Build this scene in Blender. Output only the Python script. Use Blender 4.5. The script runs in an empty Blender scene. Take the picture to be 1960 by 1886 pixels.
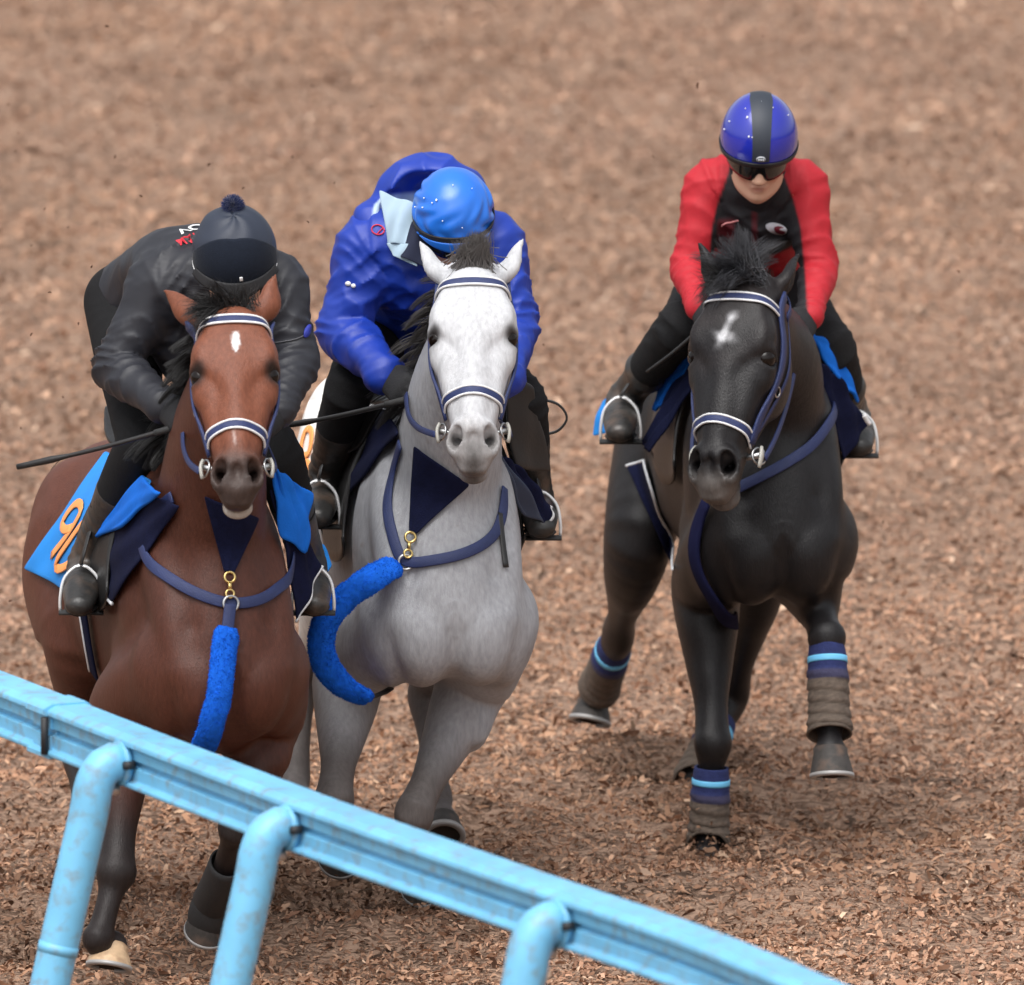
import bpy, math, random
import numpy as np
from mathutils import Vector, Matrix
random.seed(7); RNG = np.random.default_rng(11)
SC = bpy.context.scene
COL = SC.collection
R = math.radians

# ------------------------------------------------------------------ camera, sky, sun, exposure
TH = R(9.0); DIST = 40.0; ZC = 1.14; PPM = 695.0      # view pitch, distance, height of aim, picture units (1960 wide) per metre
C0 = np.array([0, 0, ZC]); UPV = np.array([0, math.sin(TH), math.cos(TH)]); FWD = np.array([0, math.cos(TH), -math.sin(TH)])
CAMP = C0 - DIST*FWD
cam = bpy.data.cameras.new('camera'); camo = bpy.data.objects.new('camera', cam); COL.objects.link(camo)
camo.location = CAMP; camo.rotation_euler = (math.pi/2-TH, 0, 0)
cam.sensor_width = 36; cam.lens = 36*DIST/(1960/PPM); cam.clip_start = 1; cam.clip_end = 2000
cam.dof.use_dof = True; cam.dof.focus_distance = DIST-0.9; cam.dof.aperture_fstop = 5.0
SC.camera = camo
W = bpy.data.worlds.new('World'); SC.world = W; W.use_nodes = True
nt = W.node_tree; bg = nt.nodes['Background']
sky = nt.nodes.new('ShaderNodeTexSky'); sky.sky_type = 'NISHITA'; sky.sun_disc = False
SUN_EL, SUN_AZ = 62, 200
sky.sun_elevation = R(SUN_EL); sky.sun_rotation = R(SUN_AZ); sky.air_density = 0.9; sky.dust_density = 5.0; sky.ozone_density = 0.6
hs = nt.nodes.new('ShaderNodeHueSaturation'); hs.inputs['Saturation'].default_value = 0.22      # cloud cover: a nearly colourless sky
nt.links.new(sky.outputs[0], hs.inputs['Color']); nt.links.new(hs.outputs[0], bg.inputs[0]); bg.inputs[1].default_value = 0.15
sl = bpy.data.lights.new('sun', 'SUN'); sl.energy = 1.0; sl.angle = R(50); sl.color = (1, 0.995, 0.985)
so = bpy.data.objects.new('sun', sl); COL.objects.link(so)
az = R(SUN_AZ); sd = Vector((math.sin(az)*math.cos(R(SUN_EL)), math.cos(az)*math.cos(R(SUN_EL)), math.sin(R(SUN_EL))))
so.rotation_euler = sd.to_track_quat('Z', 'Y').to_euler(); so.location = (0, -6, 12)
SC.view_settings.view_transform = 'Standard'; SC.view_settings.look = 'None'; SC.view_settings.exposure = 0.55; SC.view_settings.gamma = 1

def U(x, y, Y):
    """world point that is seen at picture position (x, y) and lies at world depth Y"""
    u, v = (x-980)/PPM, (943-y)/PPM
    # p = C0 + s*(u ex + v up) + w fwd, s = (DIST+w)/DIST ; p.y = s v sin + w cos = Y
    w = (Y - v*math.sin(TH))/(math.cos(TH) + v*math.sin(TH)/DIST)
    s = (DIST+w)/DIST
    return C0 + np.array([s*u, 0, 0]) + s*v*UPV + w*FWD

# ------------------------------------------------------------------ helpers: meshes and tags
def tag(o, label=None, cat=None, group=None, kind=None):
    if label: o['label'] = label
    if cat: o['category'] = cat
    if group: o['group'] = group
    if kind: o['kind'] = kind
    return o
def empty(name, loc=(0, 0, 0), rz=0):
    o = bpy.data.objects.new(name, None); COL.objects.link(o); o.location = loc; o.rotation_euler = (0, 0, rz); o.empty_display_size = 0.1
    return o
def mobj(name, V, F, m, parent=None, col=None, smooth=True, matrix=None):
    me = bpy.data.meshes.new(name)
    if isinstance(F, np.ndarray):
        V = np.asarray(V, np.float32); n = F.shape[1]
        me.vertices.add(len(V)); me.vertices.foreach_set('co', V.ravel())
        me.loops.add(F.size); me.loops.foreach_set('vertex_index', F.astype(np.int32).ravel())
        me.polygons.add(len(F)); me.polygons.foreach_set('loop_start', np.arange(0, F.size, n, dtype=np.int32))
        me.update(calc_edges=True); me.validate()
    else:
        me.from_pydata([tuple(map(float, v)) for v in V], [], [tuple(int(i) for i in f) for f in F]); me.update()
    if smooth: me.polygons.foreach_set('use_smooth', np.ones(len(me.polygons), bool))
    if col is not None:
        a = me.color_attributes.new('col', 'FLOAT_COLOR', 'POINT')
        c = np.ones((len(me.vertices), 4), np.float32); c[:, :3] = col; a.data.foreach_set('color', c.ravel())
    if m is not None: me.materials.append(m)
    o = bpy.data.objects.new(name, me); COL.objects.link(o)
    if parent is not None: o.parent = parent
    if matrix is not None: o.matrix_local = matrix
    return o
def nrm(v): v = np.asarray(v, float); return v/(np.linalg.norm(v, axis=-1, keepdims=True)+1e-12)
def lin(c):
    c = np.asarray(c, float)/255; return np.where(c < 0.04045, c/12.92, ((c+0.055)/1.055)**2.4)
def spline(P, n, closed=False):
    """Catmull-Rom resample of rows of any width"""
    P = np.asarray(P, float)
    if len(P) == 2: t = np.linspace(0, 1, n)[:, None]; return P[0]*(1-t)+P[1]*t
    if closed: P = np.vstack([P, P[:1]])
    dt = np.maximum(np.linalg.norm(np.diff(P[:, :3], axis=0), axis=1), 1e-6)**.8; tk = np.concatenate([[0], np.cumsum(dt)]); sl = np.diff(P, axis=0)/dt[:, None]; M = np.empty_like(P)
    M[1:-1] = (sl[:-1]*dt[1:, None]+sl[1:]*dt[:-1, None])/(dt[:-1]+dt[1:])[:, None]; M[0], M[-1] = 1.5*sl[0]-.5*M[1], 1.5*sl[-1]-.5*M[-2]
    if closed: M[0] = M[-1] = (sl[0]*dt[-1]+sl[-1]*dt[0])/(dt[0]+dt[-1])
    seg = np.linalg.norm(np.diff(P[:, :3], axis=0), axis=1); cs = np.concatenate([[0], np.cumsum(seg)]); q = np.linspace(0, cs[-1], n, endpoint=not closed); i = np.clip(np.searchsorted(cs, q, 'right')-1, 0, len(seg)-1)
    t = ((q-cs[i])/np.maximum(seg[i], 1e-9))[:, None]; D = dt[i][:, None]
    return (2*t**3-3*t**2+1)*P[i]+(t**3-2*t**2+t)*D*M[i]+(-2*t**3+3*t**2)*P[i+1]+(t**3-t**2)*D*M[i+1]
def frames(P, side):
    T = nrm(np.gradient(P, axis=0)); s = np.asarray(side, float)
    if s.ndim == 1: s = np.tile(s, (len(P), 1))
    S = nrm(s - (s*T).sum(1, keepdims=True)*T); N = np.cross(T, S); return T, S, N
def tube_data(P, ru, rv=None, side=(1, 0, 0), n=12, cap=True):
    P = np.asarray(P, float); m = len(P)
    ru = np.broadcast_to(np.asarray(ru, float), (m,)) if np.ndim(ru) < 2 else ru
    rv = ru if rv is None else np.broadcast_to(np.asarray(rv, float), (m,))
    T, S, N = frames(P, side); a = np.linspace(0, 2*np.pi, n, endpoint=False)
    V = (P[:, None]+ru[:, None, None]*np.cos(a)[None, :, None]*S[:, None]+rv[:, None, None]*np.sin(a)[None, :, None]*N[:, None]).reshape(-1, 3)
    F = [(i*n+j, i*n+(j+1) % n, (i+1)*n+(j+1) % n, (i+1)*n+j) for i in range(m-1) for j in range(n)]
    if cap: F += [tuple(range(n))[::-1], tuple((m-1)*n+j for j in range(n))]
    return V, F
def tube(name, P, ru, rv=None, side=(1, 0, 0), n=12, mat=None, parent=None, res=None, cap=True):
    P = np.asarray(P, float)
    if res: 
        Q = spline(np.column_stack([P, np.broadcast_to(ru, (len(P),)), np.broadcast_to(ru if rv is None else rv, (len(P),))]), res); P, ru, rv = Q[:, :3], Q[:, 3], Q[:, 4]
    V, F = tube_data(P, ru, rv, side, n, cap); return mobj(name, V, F, mat, parent)
def join(parts):
    V, F, k = [], [], 0
    for v, f in parts:
        V += list(v); F += [tuple(i+k for i in q) for q in f]; k += len(v)
    return V, F
def ribbon_data(P, Nn, w, th):
    """flat strap along P with outward normals Nn, width w, thickness th (bottom at P)"""
    P = np.asarray(P, float); T = nrm(np.gradient(P, axis=0)); Nn = nrm(Nn - (Nn*T).sum(1, keepdims=True)*T); B = np.cross(T, Nn)
    w = np.broadcast_to(np.asarray(w, float), (len(P),))[:, None]
    prof = [(-.5, 0), (-.5, .7), (-.42, 1), (.42, 1), (.5, .7), (.5, 0)]
    V = np.stack([P+B*w*a+Nn*th*b for a, b in prof], 1).reshape(-1, 3); n = len(prof)
    F = [(i*n+j, i*n+(j+1) % n, (i+1)*n+(j+1) % n, (i+1)*n+j) for i in range(len(P)-1) for j in range(n)]
    F += [tuple(range(n))[::-1], tuple((len(P)-1)*n+j for j in range(n))]
    return V, F

# ------------------------------------------------------------------ helpers: smooth solids on a grid
class Solid:
    def __init__(s, lo, hi, h):
        s.lo = np.array(lo, float); s.h = h; s.n = np.ceil((np.array(hi)-s.lo)/h).astype(int)+1
        s.d = np.full(s.n, 1.0, np.float32)
        s.ax = [(s.lo[i]+h*np.arange(s.n[i])).astype(np.float32) for i in range(3)]
    def box(s, lo, hi):
        a = np.clip(np.floor((np.asarray(lo)-s.lo)/s.h).astype(int), 0, s.n); b = np.clip(np.ceil((np.asarray(hi)-s.lo)/s.h).astype(int)+1, 0, s.n)
        return tuple(slice(a[i], b[i]) for i in range(3))
    def pts(s, sl): return s.ax[0][sl[0]][:, None, None], s.ax[1][sl[1]][None, :, None], s.ax[2][sl[2]][None, None, :]
    def put(s, sl, dn, k, sub):
        a = s.d[sl]
        if a.size == 0: return
        if sub:
            h = np.clip(.5-.5*(a+dn)/k, 0, 1); s.d[sl] = a*(1-h)-dn*h+k*h*(1-h)
        else:
            h = np.clip(.5+.5*(a-dn)/k, 0, 1); s.d[sl] = a*(1-h)+dn*h-k*h*(1-h)
    def ell(s, c, r, rot=None, k=.03, sub=False):
        c = np.asarray(c, float); r = np.asarray(r, float); e = r.max()+k+.03; sl = s.box(c-e, c+e); X, Y, Z = s.pts(sl)
        M = np.eye(3) if rot is None else np.asarray(rot, float)   # rows = local axes
        p = [M[i, 0]*(X-c[0])+M[i, 1]*(Y-c[1])+M[i, 2]*(Z-c[2]) for i in range(3)]
        k0 = np.sqrt(sum((p[i]/r[i])**2 for i in range(3))+1e-9); k1 = np.sqrt(sum((p[i]/r[i]**2)**2 for i in range(3))+1e-9)
        s.put(sl, (k0*(k0-1)/k1).astype(np.float32), k, sub)
    def loft(s, K, side=(1, 0, 0), k=.03, n=None, sub=False, p=2.0, off=0.0, caps=(None, None), fold=None):
        """K rows: x y z ru rv [rv_neg]; a swept smooth limb. N = T x S points to +rv"""
        K = np.asarray(K, float)
        if K.shape[1] == 5: K = np.column_stack([K, K[:, 4]])
        L = np.linalg.norm(np.diff(K[:, :3], axis=0), axis=1).sum()
        Q = spline(K, int(np.clip(L/.006, 30, 240))); sg = np.linalg.norm(np.diff(Q[:, :3], axis=0), axis=1); st = np.clip(.28*np.minimum(Q[:-1, 3], Q[:-1, 4]), .008, .045)
        cu = np.concatenate([[0], np.cumsum(sg/st)]); n = max(5, int(cu[-1])+1); tq = np.linspace(0, cu[-1], n); Q = np.stack([np.interp(tq, cu, Q[:, j]) for j in range(Q.shape[1])], 1)
        P = Q[:, :3]; Rr = np.maximum(Q[:, 3:]+off, .002)
        T, S, N = frames(P, side); m = Rr.max()+k+.02
        sl = s.box(P.min(0)-m, P.max(0)+m); shp = tuple(q.stop-q.start for q in sl)
        if min(shp) <= 0: return
        D2 = np.full(shp, 9., np.float32); DN = np.full(shp, 1., np.float32)
        o = [q.start for q in sl]
        for i in range(n-1):
            a, b = P[i], P[i+1]; rr = max(Rr[i].max(), Rr[i+1].max())+k+.02
            q = s.box(np.minimum(a, b)-rr, np.maximum(a, b)+rr); X, Y, Z = s.pts(q)
            loc = tuple(slice(q[j].start-o[j], q[j].stop-o[j]) for j in range(3))
            ab = b-a; l2 = ab@ab; dx, dy, dz = X-a[0], Y-a[1], Z-a[2]
            t0 = (dx*ab[0]+dy*ab[1]+dz*ab[2])/l2; t = np.clip(t0, 0, 1)
            px, py, pz = dx-t*ab[0], dy-t*ab[1], dz-t*ab[2]; d2 = px*px+py*py+pz*pz
            w = (t0-t)*math.sqrt(l2)
            s0 = S[i]; n0 = N[i]; s1 = S[i+1]-S[i]; n1 = N[i+1]-N[i]
            u = px*s0[0]+py*s0[1]+pz*s0[2] + t*(px*s1[0]+py*s1[1]+pz*s1[2])
            v = px*n0[0]+py*n0[1]+pz*n0[2] + t*(px*n1[0]+py*n1[1]+pz*n1[2])
            ru = Rr[i, 0]+t*(Rr[i+1, 0]-Rr[i, 0]); rp = Rr[i, 1]+t*(Rr[i+1, 1]-Rr[i, 1]); rn = Rr[i, 2]+t*(Rr[i+1, 2]-Rr[i, 2])
            rv = np.where(v > 0, rp, rn)
            if p == 2.0: qn = (u/ru)**2+(v/rv)**2
            else: qn = (np.abs(u/ru)**p+np.abs(v/rv)**p)**(2/p)
            if i in (0, n-2):
                rc = caps[0 if i == 0 else 1] or np.minimum(ru, np.minimum(rp, rn))
                qn = qn+np.where((t0 < 0) if i == 0 else (t0 > 1), (w/rc)**2, 0)
            Lr = np.sqrt(d2)
            qn = np.sqrt(qn+1e-9); dn = np.where(qn > .15, Lr-Lr/qn, -np.minimum(ru, rv)*(1-qn))
            dn = np.maximum(dn, Lr-1.15*np.maximum(ru, np.maximum(rp, rn)))
            mk = d2 < D2[loc]; D2[loc] = np.where(mk, d2, D2[loc]); DN[loc] = np.where(mk, dn, DN[loc])
        if fold is not None:
            X, Y, Z = s.pts(sl); DN = DN+fold(X, Y, Z).astype(np.float32)
        s.put(sl, DN, k, sub)
    def trunk(s, T, k=.05, p=2.15):
        """T rows: y, x centre, half width, bottom, top"""
        T = np.asarray(T, float); Q = spline(np.column_stack([T[:, 0], 0*T[:, 0], 0*T[:, 0], T[:, 1:]]), 200); sl = s.box((-.45, T[0, 0]-.02, T[:, 3].min()-.1), (.45, T[-1, 0]+.02, T[:, 4].max()+.1)); X, Y, Z = s.pts(sl)
        o = np.argsort(Q[:, 0]); f = lambda j: np.interp(Y, Q[o, 0], Q[o, j]).astype(np.float32)
        xc, w, zb, zt = f(3), np.maximum(f(4), .01), f(5), f(6); cz = zb+.45*(zt-zb); v = Z-cz; u = X-xc; rv = np.where(v > 0, np.maximum(zt-cz, .01), np.maximum(cz-zb, .01))
        q = (np.abs(u/w)**p+np.abs(v/rv)**p)**(1/p); L = np.sqrt(u*u+v*v); dn = np.where(q > .15, L-L/np.maximum(q, .01), -np.minimum(w, rv)*(1-q))
        out = np.maximum(T[0, 0]-Y, Y-T[-1, 0]); dn = np.maximum(dn, out+0*dn); s.put(sl, dn.astype(np.float32), k, False)
    def blur(s, lo, hi, n=2):
        sl = s.box(lo, hi)
        for _ in range(n):
            for ax in range(3):
                a = s.d[sl]; u = [slice(None)]*3; v = [slice(None)]*3; w = [slice(None)]*3; u[ax] = slice(1, -1); v[ax] = slice(0, -2); w[ax] = slice(2, None); q = a[tuple(u)]*.5+.25*(a[tuple(v)]+a[tuple(w)]); a[tuple(u)] = q
    def half(s, c, nv, k=.004):      # cut away the side that nv points to
        X, Y, Z = s.pts((slice(None),)*3); nv = nrm(nv); dn = (X-c[0])*nv[0]+(Y-c[1])*nv[1]+(Z-c[2])*nv[2]
        s.put((slice(None),)*3, -dn.astype(np.float32), k, True)
    def sample(s, p):
        q = (np.asarray(p, float)-s.lo)/s.h; q = np.clip(q, 0, s.n-1.001); i = q.astype(int); f = q-i; r = 0
        for a in (0, 1):
            for b in (0, 1):
                for c in (0, 1):
                    wt = (f[..., 0] if a else 1-f[..., 0])*(f[..., 1] if b else 1-f[..., 1])*(f[..., 2] if c else 1-f[..., 2])
                    r = r+wt*s.d[i[..., 0]+a, i[..., 1]+b, i[..., 2]+c]
        return r
    def grad(s, p, e=None):
        e = e or 1.5*s.h; p = np.asarray(p, float); E = np.eye(3)*e
        return nrm(np.stack([s.sample(p+E[i])-s.sample(p-E[i]) for i in range(3)], -1))
    def cast(s, p, v, L=1.2):
        """first hit of the ray p + t v, or the closest approach"""
        v = nrm(v); p = np.asarray(p, float); t = np.linspace(0, L, int(L/.010)+2); Q = p+t[:, None]*v; d = s.sample(Q); ins = np.where(d < 0)[0]; i = ins[0] if len(ins) else int(np.argmin(d))
        t = np.linspace(t[max(0, i-1)], t[min(len(t)-1, i+(0 if len(ins) else 1))], 12); Q = p+t[:, None]*v; d = s.sample(Q); ins = np.where(d < 0)[0]
        return Q[ins[0]] if len(ins) else Q[np.argmin(d)]
    def mesh(s, smooth=1):
        d = s.d; sg = d < 0; n = sg.shape
        cnt = np.zeros((n[0]-1, n[1]-1, n[2]-1), np.uint8); CN = [(a, b, c) for a in (0, 1) for b in (0, 1) for c in (0, 1)]
        for a, b, c in CN: cnt += sg[a:n[0]-1+a, b:n[1]-1+b, c:n[2]-1+c]
        act = (cnt > 0) & (cnt < 8); idx = np.argwhere(act); ids = np.full(act.shape, -1, np.int32); ids[act] = np.arange(len(idx))
        val = np.stack([d[idx[:, 0]+a, idx[:, 1]+b, idx[:, 2]+c] for a, b, c in CN], 1)
        acc = np.zeros((len(idx), 3)); num = np.zeros(len(idx))
        for i in range(8):
            for j in range(i+1, 8):
                ci, cj = np.array(CN[i]), np.array(CN[j])
                if abs(ci-cj).sum() != 1: continue
                m = (val[:, i] < 0) != (val[:, j] < 0); t = val[m, i]/(val[m, i]-val[m, j]); acc[m] += ci+t[:, None]*(cj-ci); num[m] += 1
        V = s.lo+s.h*(idx+acc/num[:, None]); F = []
        for ax in range(3):
            b, c = (ax+1) % 3, (ax+2) % 3
            lo = [slice(None)]*3; hi = [slice(None)]*3; lo[ax] = slice(0, -1); hi[ax] = slice(1, None)
            for q in (b, c): lo[q] = slice(1, -1); hi[q] = slice(1, -1)
            A, B = sg[tuple(lo)], sg[tuple(hi)]; e = np.argwhere(A != B); pos = A[tuple(e.T)]
            off = np.zeros(3, int); off[b] = 1; off[c] = 1; e = e+off
            def cell(db, dc):
                x = e.copy(); x[:, b] += db; x[:, c] += dc; return ids[x[:, 0], x[:, 1], x[:, 2]]
            q = np.stack([cell(-1, -1), cell(0, -1), cell(0, 0), cell(-1, 0)], 1); q[~pos] = q[~pos][:, ::-1]; F.append(q)
        F = np.concatenate(F); F = F[(F >= 0).all(1)]
        for _ in range(smooth):
            e = np.concatenate([F[:, [0, 1]], F[:, [1, 2]], F[:, [2, 3]], F[:, [3, 0]]]); k = np.bincount(e[:, 0], minlength=len(V))
            V2 = np.stack([np.bincount(e[:, 0], V[e[:, 1], i], len(V)) for i in range(3)], 1)/np.maximum(k, 1)[:, None]; V = .4*V+.6*V2
        if smooth: V = V-s.grad(V, s.h)*np.clip(s.sample(V), -s.h, s.h)[:, None]
        return V, F

# ------------------------------------------------------------------ materials
MATS = {}
def mat(name, c=(.5, .5, .5), rough=.6, metal=0, spec=.5, attr=False, noise=0, nscale=40, bump=0, bscale=200, bstretch=None, coat=0, sheen=0, dirt=None, dscale=6, damt=.5, crease=0, cscale=9, nstretch=None):
    if name in MATS: return MATS[name]
    m = bpy.data.materials.new(name); m.use_nodes = True; t = m.node_tree; b = t.nodes['Principled BSDF']; L = t.links.new
    b.inputs['Roughness'].default_value = rough; b.inputs['Metallic'].default_value = metal; b.inputs['Specular IOR Level'].default_value = spec
    b.inputs['Coat Weight'].default_value = coat; b.inputs['Sheen Weight'].default_value = sheen; b.inputs['Sheen Roughness'].default_value = .4
    tc = t.nodes.new('ShaderNodeTexCoord')
    if attr: s = t.nodes.new('ShaderNodeVertexColor'); s.layer_name = 'col'; out = s.outputs[0]
    else: s = t.nodes.new('ShaderNodeRGB'); s.outputs[0].default_value = (*c, 1); out = s.outputs[0]
    def noi(scale, detail=4, stretch=None):
        n = t.nodes.new('ShaderNodeTexNoise'); n.inputs['Scale'].default_value = scale; n.inputs['Detail'].default_value = detail
        if stretch: mp = t.nodes.new('ShaderNodeMapping'); mp.inputs['Scale'].default_value = stretch; L(tc.outputs['Object'], mp.inputs[0]); L(mp.outputs[0], n.inputs[0])
        else: L(tc.outputs['Object'], n.inputs[0])
        return n.outputs[0]
    if noise:
        mr = t.nodes.new('ShaderNodeMapRange'); L(noi(nscale, 4, nstretch), mr.inputs[0]); mr.inputs[1].default_value = .25; mr.inputs[2].default_value = .75; mr.inputs[3].default_value = 1-noise; mr.inputs[4].default_value = 1+noise
        mx = t.nodes.new('ShaderNodeVectorMath'); mx.operation = 'SCALE'; L(out, mx.inputs[0]); L(mr.outputs[0], mx.inputs['Scale']); out = mx.outputs[0]
    if dirt is not None:
        mr = t.nodes.new('ShaderNodeMapRange'); L(noi(dscale, 6), mr.inputs[0]); mr.inputs[1].default_value = .5; mr.inputs[2].default_value = .72; mr.inputs[3].default_value = 0; mr.inputs[4].default_value = damt
        mx = t.nodes.new('ShaderNodeMix'); mx.data_type = 'RGBA'; L(mr.outputs[0], mx.inputs[0]); L(out, mx.inputs[6]); mx.inputs[7].default_value = (*dirt, 1); out = mx.outputs[2]
    L(out, b.inputs['Base Color'])
    if bump:
        bp = t.nodes.new('ShaderNodeBump'); bp.inputs['Strength'].default_value = bump; bp.inputs['Distance'].default_value = .004; L(noi(bscale, 3, bstretch), bp.inputs['Height']); L(bp.outputs[0], b.inputs['Normal'])
    if crease:
        n = t.nodes.new('ShaderNodeTexNoise'); n.noise_type = 'RIDGED_MULTIFRACTAL'; n.inputs['Scale'].default_value = cscale; n.inputs['Detail'].default_value = 3; n.inputs['Distortion'].default_value = .6; L(tc.outputs['Object'], n.inputs[0])
        b2 = t.nodes.new('ShaderNodeBump'); b2.inputs['Strength'].default_value = crease; b2.inputs['Distance'].default_value = .012; L(n.outputs[0], b2.inputs['Height'])
        if bump: L(b2.outputs[0], bp.inputs['Normal'])
        else: L(b2.outputs[0], b.inputs['Normal'])
    MATS[name] = m; return m
# ------------------------------------------------------------------ ground: wood chip track
def fbm(x, y, sc, seed):
    r = np.random.default_rng(seed); z = np.zeros_like(x); amp = 1
    for o in range(4):
        for _ in range(3):
            a = r.uniform(0, 2*np.pi); f = sc*2**o*r.uniform(.7, 1.4); z += amp*np.sin(f*(x*np.cos(a)+y*np.sin(a))+r.uniform(0, 6.3)+1.3*np.sin(f*.6*(x*np.sin(a)-y*np.cos(a))+r.uniform(0, 6)))
        amp *= .55
    return z/4
DIVOTS = [(U(1290, 1475, 0), None)]
def ground_pt(x, y):      # point of the flat ground seen at picture position
    d = U(x, y, 0)-CAMP; t = -CAMP[2]/d[2]; return CAMP+d*t
DIVOTS = [(ground_pt(1285, 1478), .20, .11), (ground_pt(690, 1735), .26, .15), (ground_pt(620, 1760), .18, .10), (ground_pt(1520, 1560), .22, .05),
          (ground_pt(40, 1800), .30, .09), (ground_pt(80, 1560), .2, .06), (ground_pt(1700, 1580), .3, .05), (ground_pt(1250, 1760), .25, .05), (ground_pt(1400, 1760), .3, .05), (ground_pt(860, 1600), .2, .07)]
_r = np.random.default_rng(5)
DIVOTS += [(np.array([_r.uniform(-2, 2), _r.uniform(-3, 14), 0]), _r.uniform(.05, .10), _r.uniform(.02, .045)) for _ in range(70)]
def gz(x, y):
    x = np.asarray(x, float); y = np.asarray(y, float)
    z = .012*fbm(x, y, 2.2, 3)+.010*fbm(x, y, 6.5, 4)+.006*fbm(x, y, 17., 8)
    for c, r, dp in DIVOTS:
        m = (np.abs(x-c[0]) < 3*r) & (np.abs(y-c[1]) < 4.5*r); q = ((x[m]-c[0])/r)**2+((y[m]-c[1])/(r*1.5))**2; z[m] += -dp*np.exp(-q*1.6)*.8+dp*.35*np.exp(-(np.sqrt(q)-1.35)**2*6)
    return z
def dark_at(x, y):
    m = np.zeros_like(x)
    for c, r, dp in DIVOTS:
        k = (np.abs(x-c[0]) < 3*r) & (np.abs(y-c[1]) < 4.5*r); q = ((x[k]-c[0])/r)**2+((y[k]-c[1])/(r*1.5))**2; m[k] = np.maximum(m[k], min(1, dp*9)*np.exp(-q*1.3))
    return m
gm = mat('wood_chip_bed')
t = gm.node_tree; b = t.nodes['Principled BSDF']; b.inputs['Roughness'].default_value = .95; b.inputs['Specular IOR Level'].default_value = .15
tc = t.nodes.new('ShaderNodeTexCoord')
def gn(scale, detail=5, rough=.6):
    n = t.nodes.new('ShaderNodeTexNoise'); n.inputs['Scale'].default_value = scale; n.inputs['Detail'].default_value = detail; n.inputs['Roughness'].default_value = rough; t.links.new(tc.outputs['Object'], n.inputs[0]); return n.outputs[0]
vo = t.nodes.new('ShaderNodeTexVoronoi'); vo.inputs['Scale'].default_value = 62; vo.inputs['Randomness'].default_value = 1
mpv = t.nodes.new('ShaderNodeMapping'); mpv.inputs['Rotation'].default_value = (0, 0, .5); mpv.inputs['Scale'].default_value = (.55, 1.5, 1); wv = t.nodes.new('ShaderNodeVectorMath'); wv.operation = 'MULTIPLY_ADD'
nv = t.nodes.new('ShaderNodeTexNoise'); nv.inputs['Scale'].default_value = 9; t.links.new(tc.outputs['Object'], nv.inputs[0]); t.links.new(nv.outputs[1], wv.inputs[0]); wv.inputs[1].default_value = (.25, .25, 0); t.links.new(tc.outputs['Object'], wv.inputs[2]); t.links.new(wv.outputs[0], mpv.inputs[0]); t.links.new(mpv.outputs[0], vo.inputs[0])
sx = t.nodes.new('ShaderNodeSeparateColor'); t.links.new(vo.outputs['Color'], sx.inputs[0])
mth = t.nodes.new('ShaderNodeMath'); mth.operation = 'MULTIPLY_ADD'; t.links.new(gn(14, 8, .75), mth.inputs[0]); mth.inputs[1].default_value = .5; 
m2 = t.nodes.new('ShaderNodeMath'); m2.operation = 'MULTIPLY'; t.links.new(gn(1.9, 5, .65), m2.inputs[0]); m2.inputs[1].default_value = .35; m3 = t.nodes.new('ShaderNodeMath'); m3.operation = 'MULTIPLY_ADD'; t.links.new(sx.outputs[0], m3.inputs[0]); m3.inputs[1].default_value = .30; t.links.new(m2.outputs[0], m3.inputs[2]); m4 = t.nodes.new('ShaderNodeMath'); m4.operation = 'MULTIPLY_ADD'; t.links.new(vo.outputs['Distance'], m4.inputs[0]); m4.inputs[1].default_value = -.10; t.links.new(m3.outputs[0], m4.inputs[2]); t.links.new(m4.outputs[0], mth.inputs[2])
cr = t.nodes.new('ShaderNodeValToRGB'); t.links.new(mth.outputs[0], cr.inputs[0])
e = cr.color_ramp.elements; e[0].position = .36; e[0].color = (.085, .055, .04, 1); e[1].position = .66; e[1].color = (.42, .28, .20, 1)
e.new(.47).color = (.22, .14, .098, 1); e.new(.55).color = (.32, .21, .15, 1)
t.links.new(cr.outputs[0], b.inputs['Base Color'])
bp = t.nodes.new('ShaderNodeBump'); bp.inputs['Strength'].default_value = .9; bp.inputs['Distance'].default_value = .03; t.links.new(mth.outputs[0], bp.inputs['Height']); t.links.new(bp.outputs[0], b.inputs['Normal'])

def ground_grid():
    ys = np.concatenate([np.linspace(-300, -12, 10), np.arange(-10, -5.2, .15), np.arange(-5.0, 6, .03), np.arange(6, 16, .12), np.arange(16, 60, .8), np.geomspace(62, 900, 16)])
    xs = np.concatenate([-np.geomspace(4.2, 600, 16)[::-1], np.arange(-4, -2.4, .12), np.arange(-2.4, 2.4, .03), np.arange(2.4, 4.1, .12), np.geomspace(4.3, 600, 16)])
    X, Y = np.meshgrid(xs, ys, indexing='ij'); f = np.clip(1-np.maximum(np.abs(X)-4, 0)/8, 0, 1)*np.clip(1-np.maximum(np.abs(Y-5)-30, 0)/20, 0, 1)
    Z = gz(X, Y)*f; V = np.stack([X, Y, Z], -1).reshape(-1, 3); n, m = X.shape
    i = np.arange(n-1)[:, None]*m+np.arange(m-1)[None]; F = np.stack([i, i+m, i+m+1, i+1], -1).reshape(-1, 4); return V, F
V, F = ground_grid(); g = mobj('ground', V, F, gm); tag(g, 'brown wood chip training track churned by hooves', 'ground', kind='structure')

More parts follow.
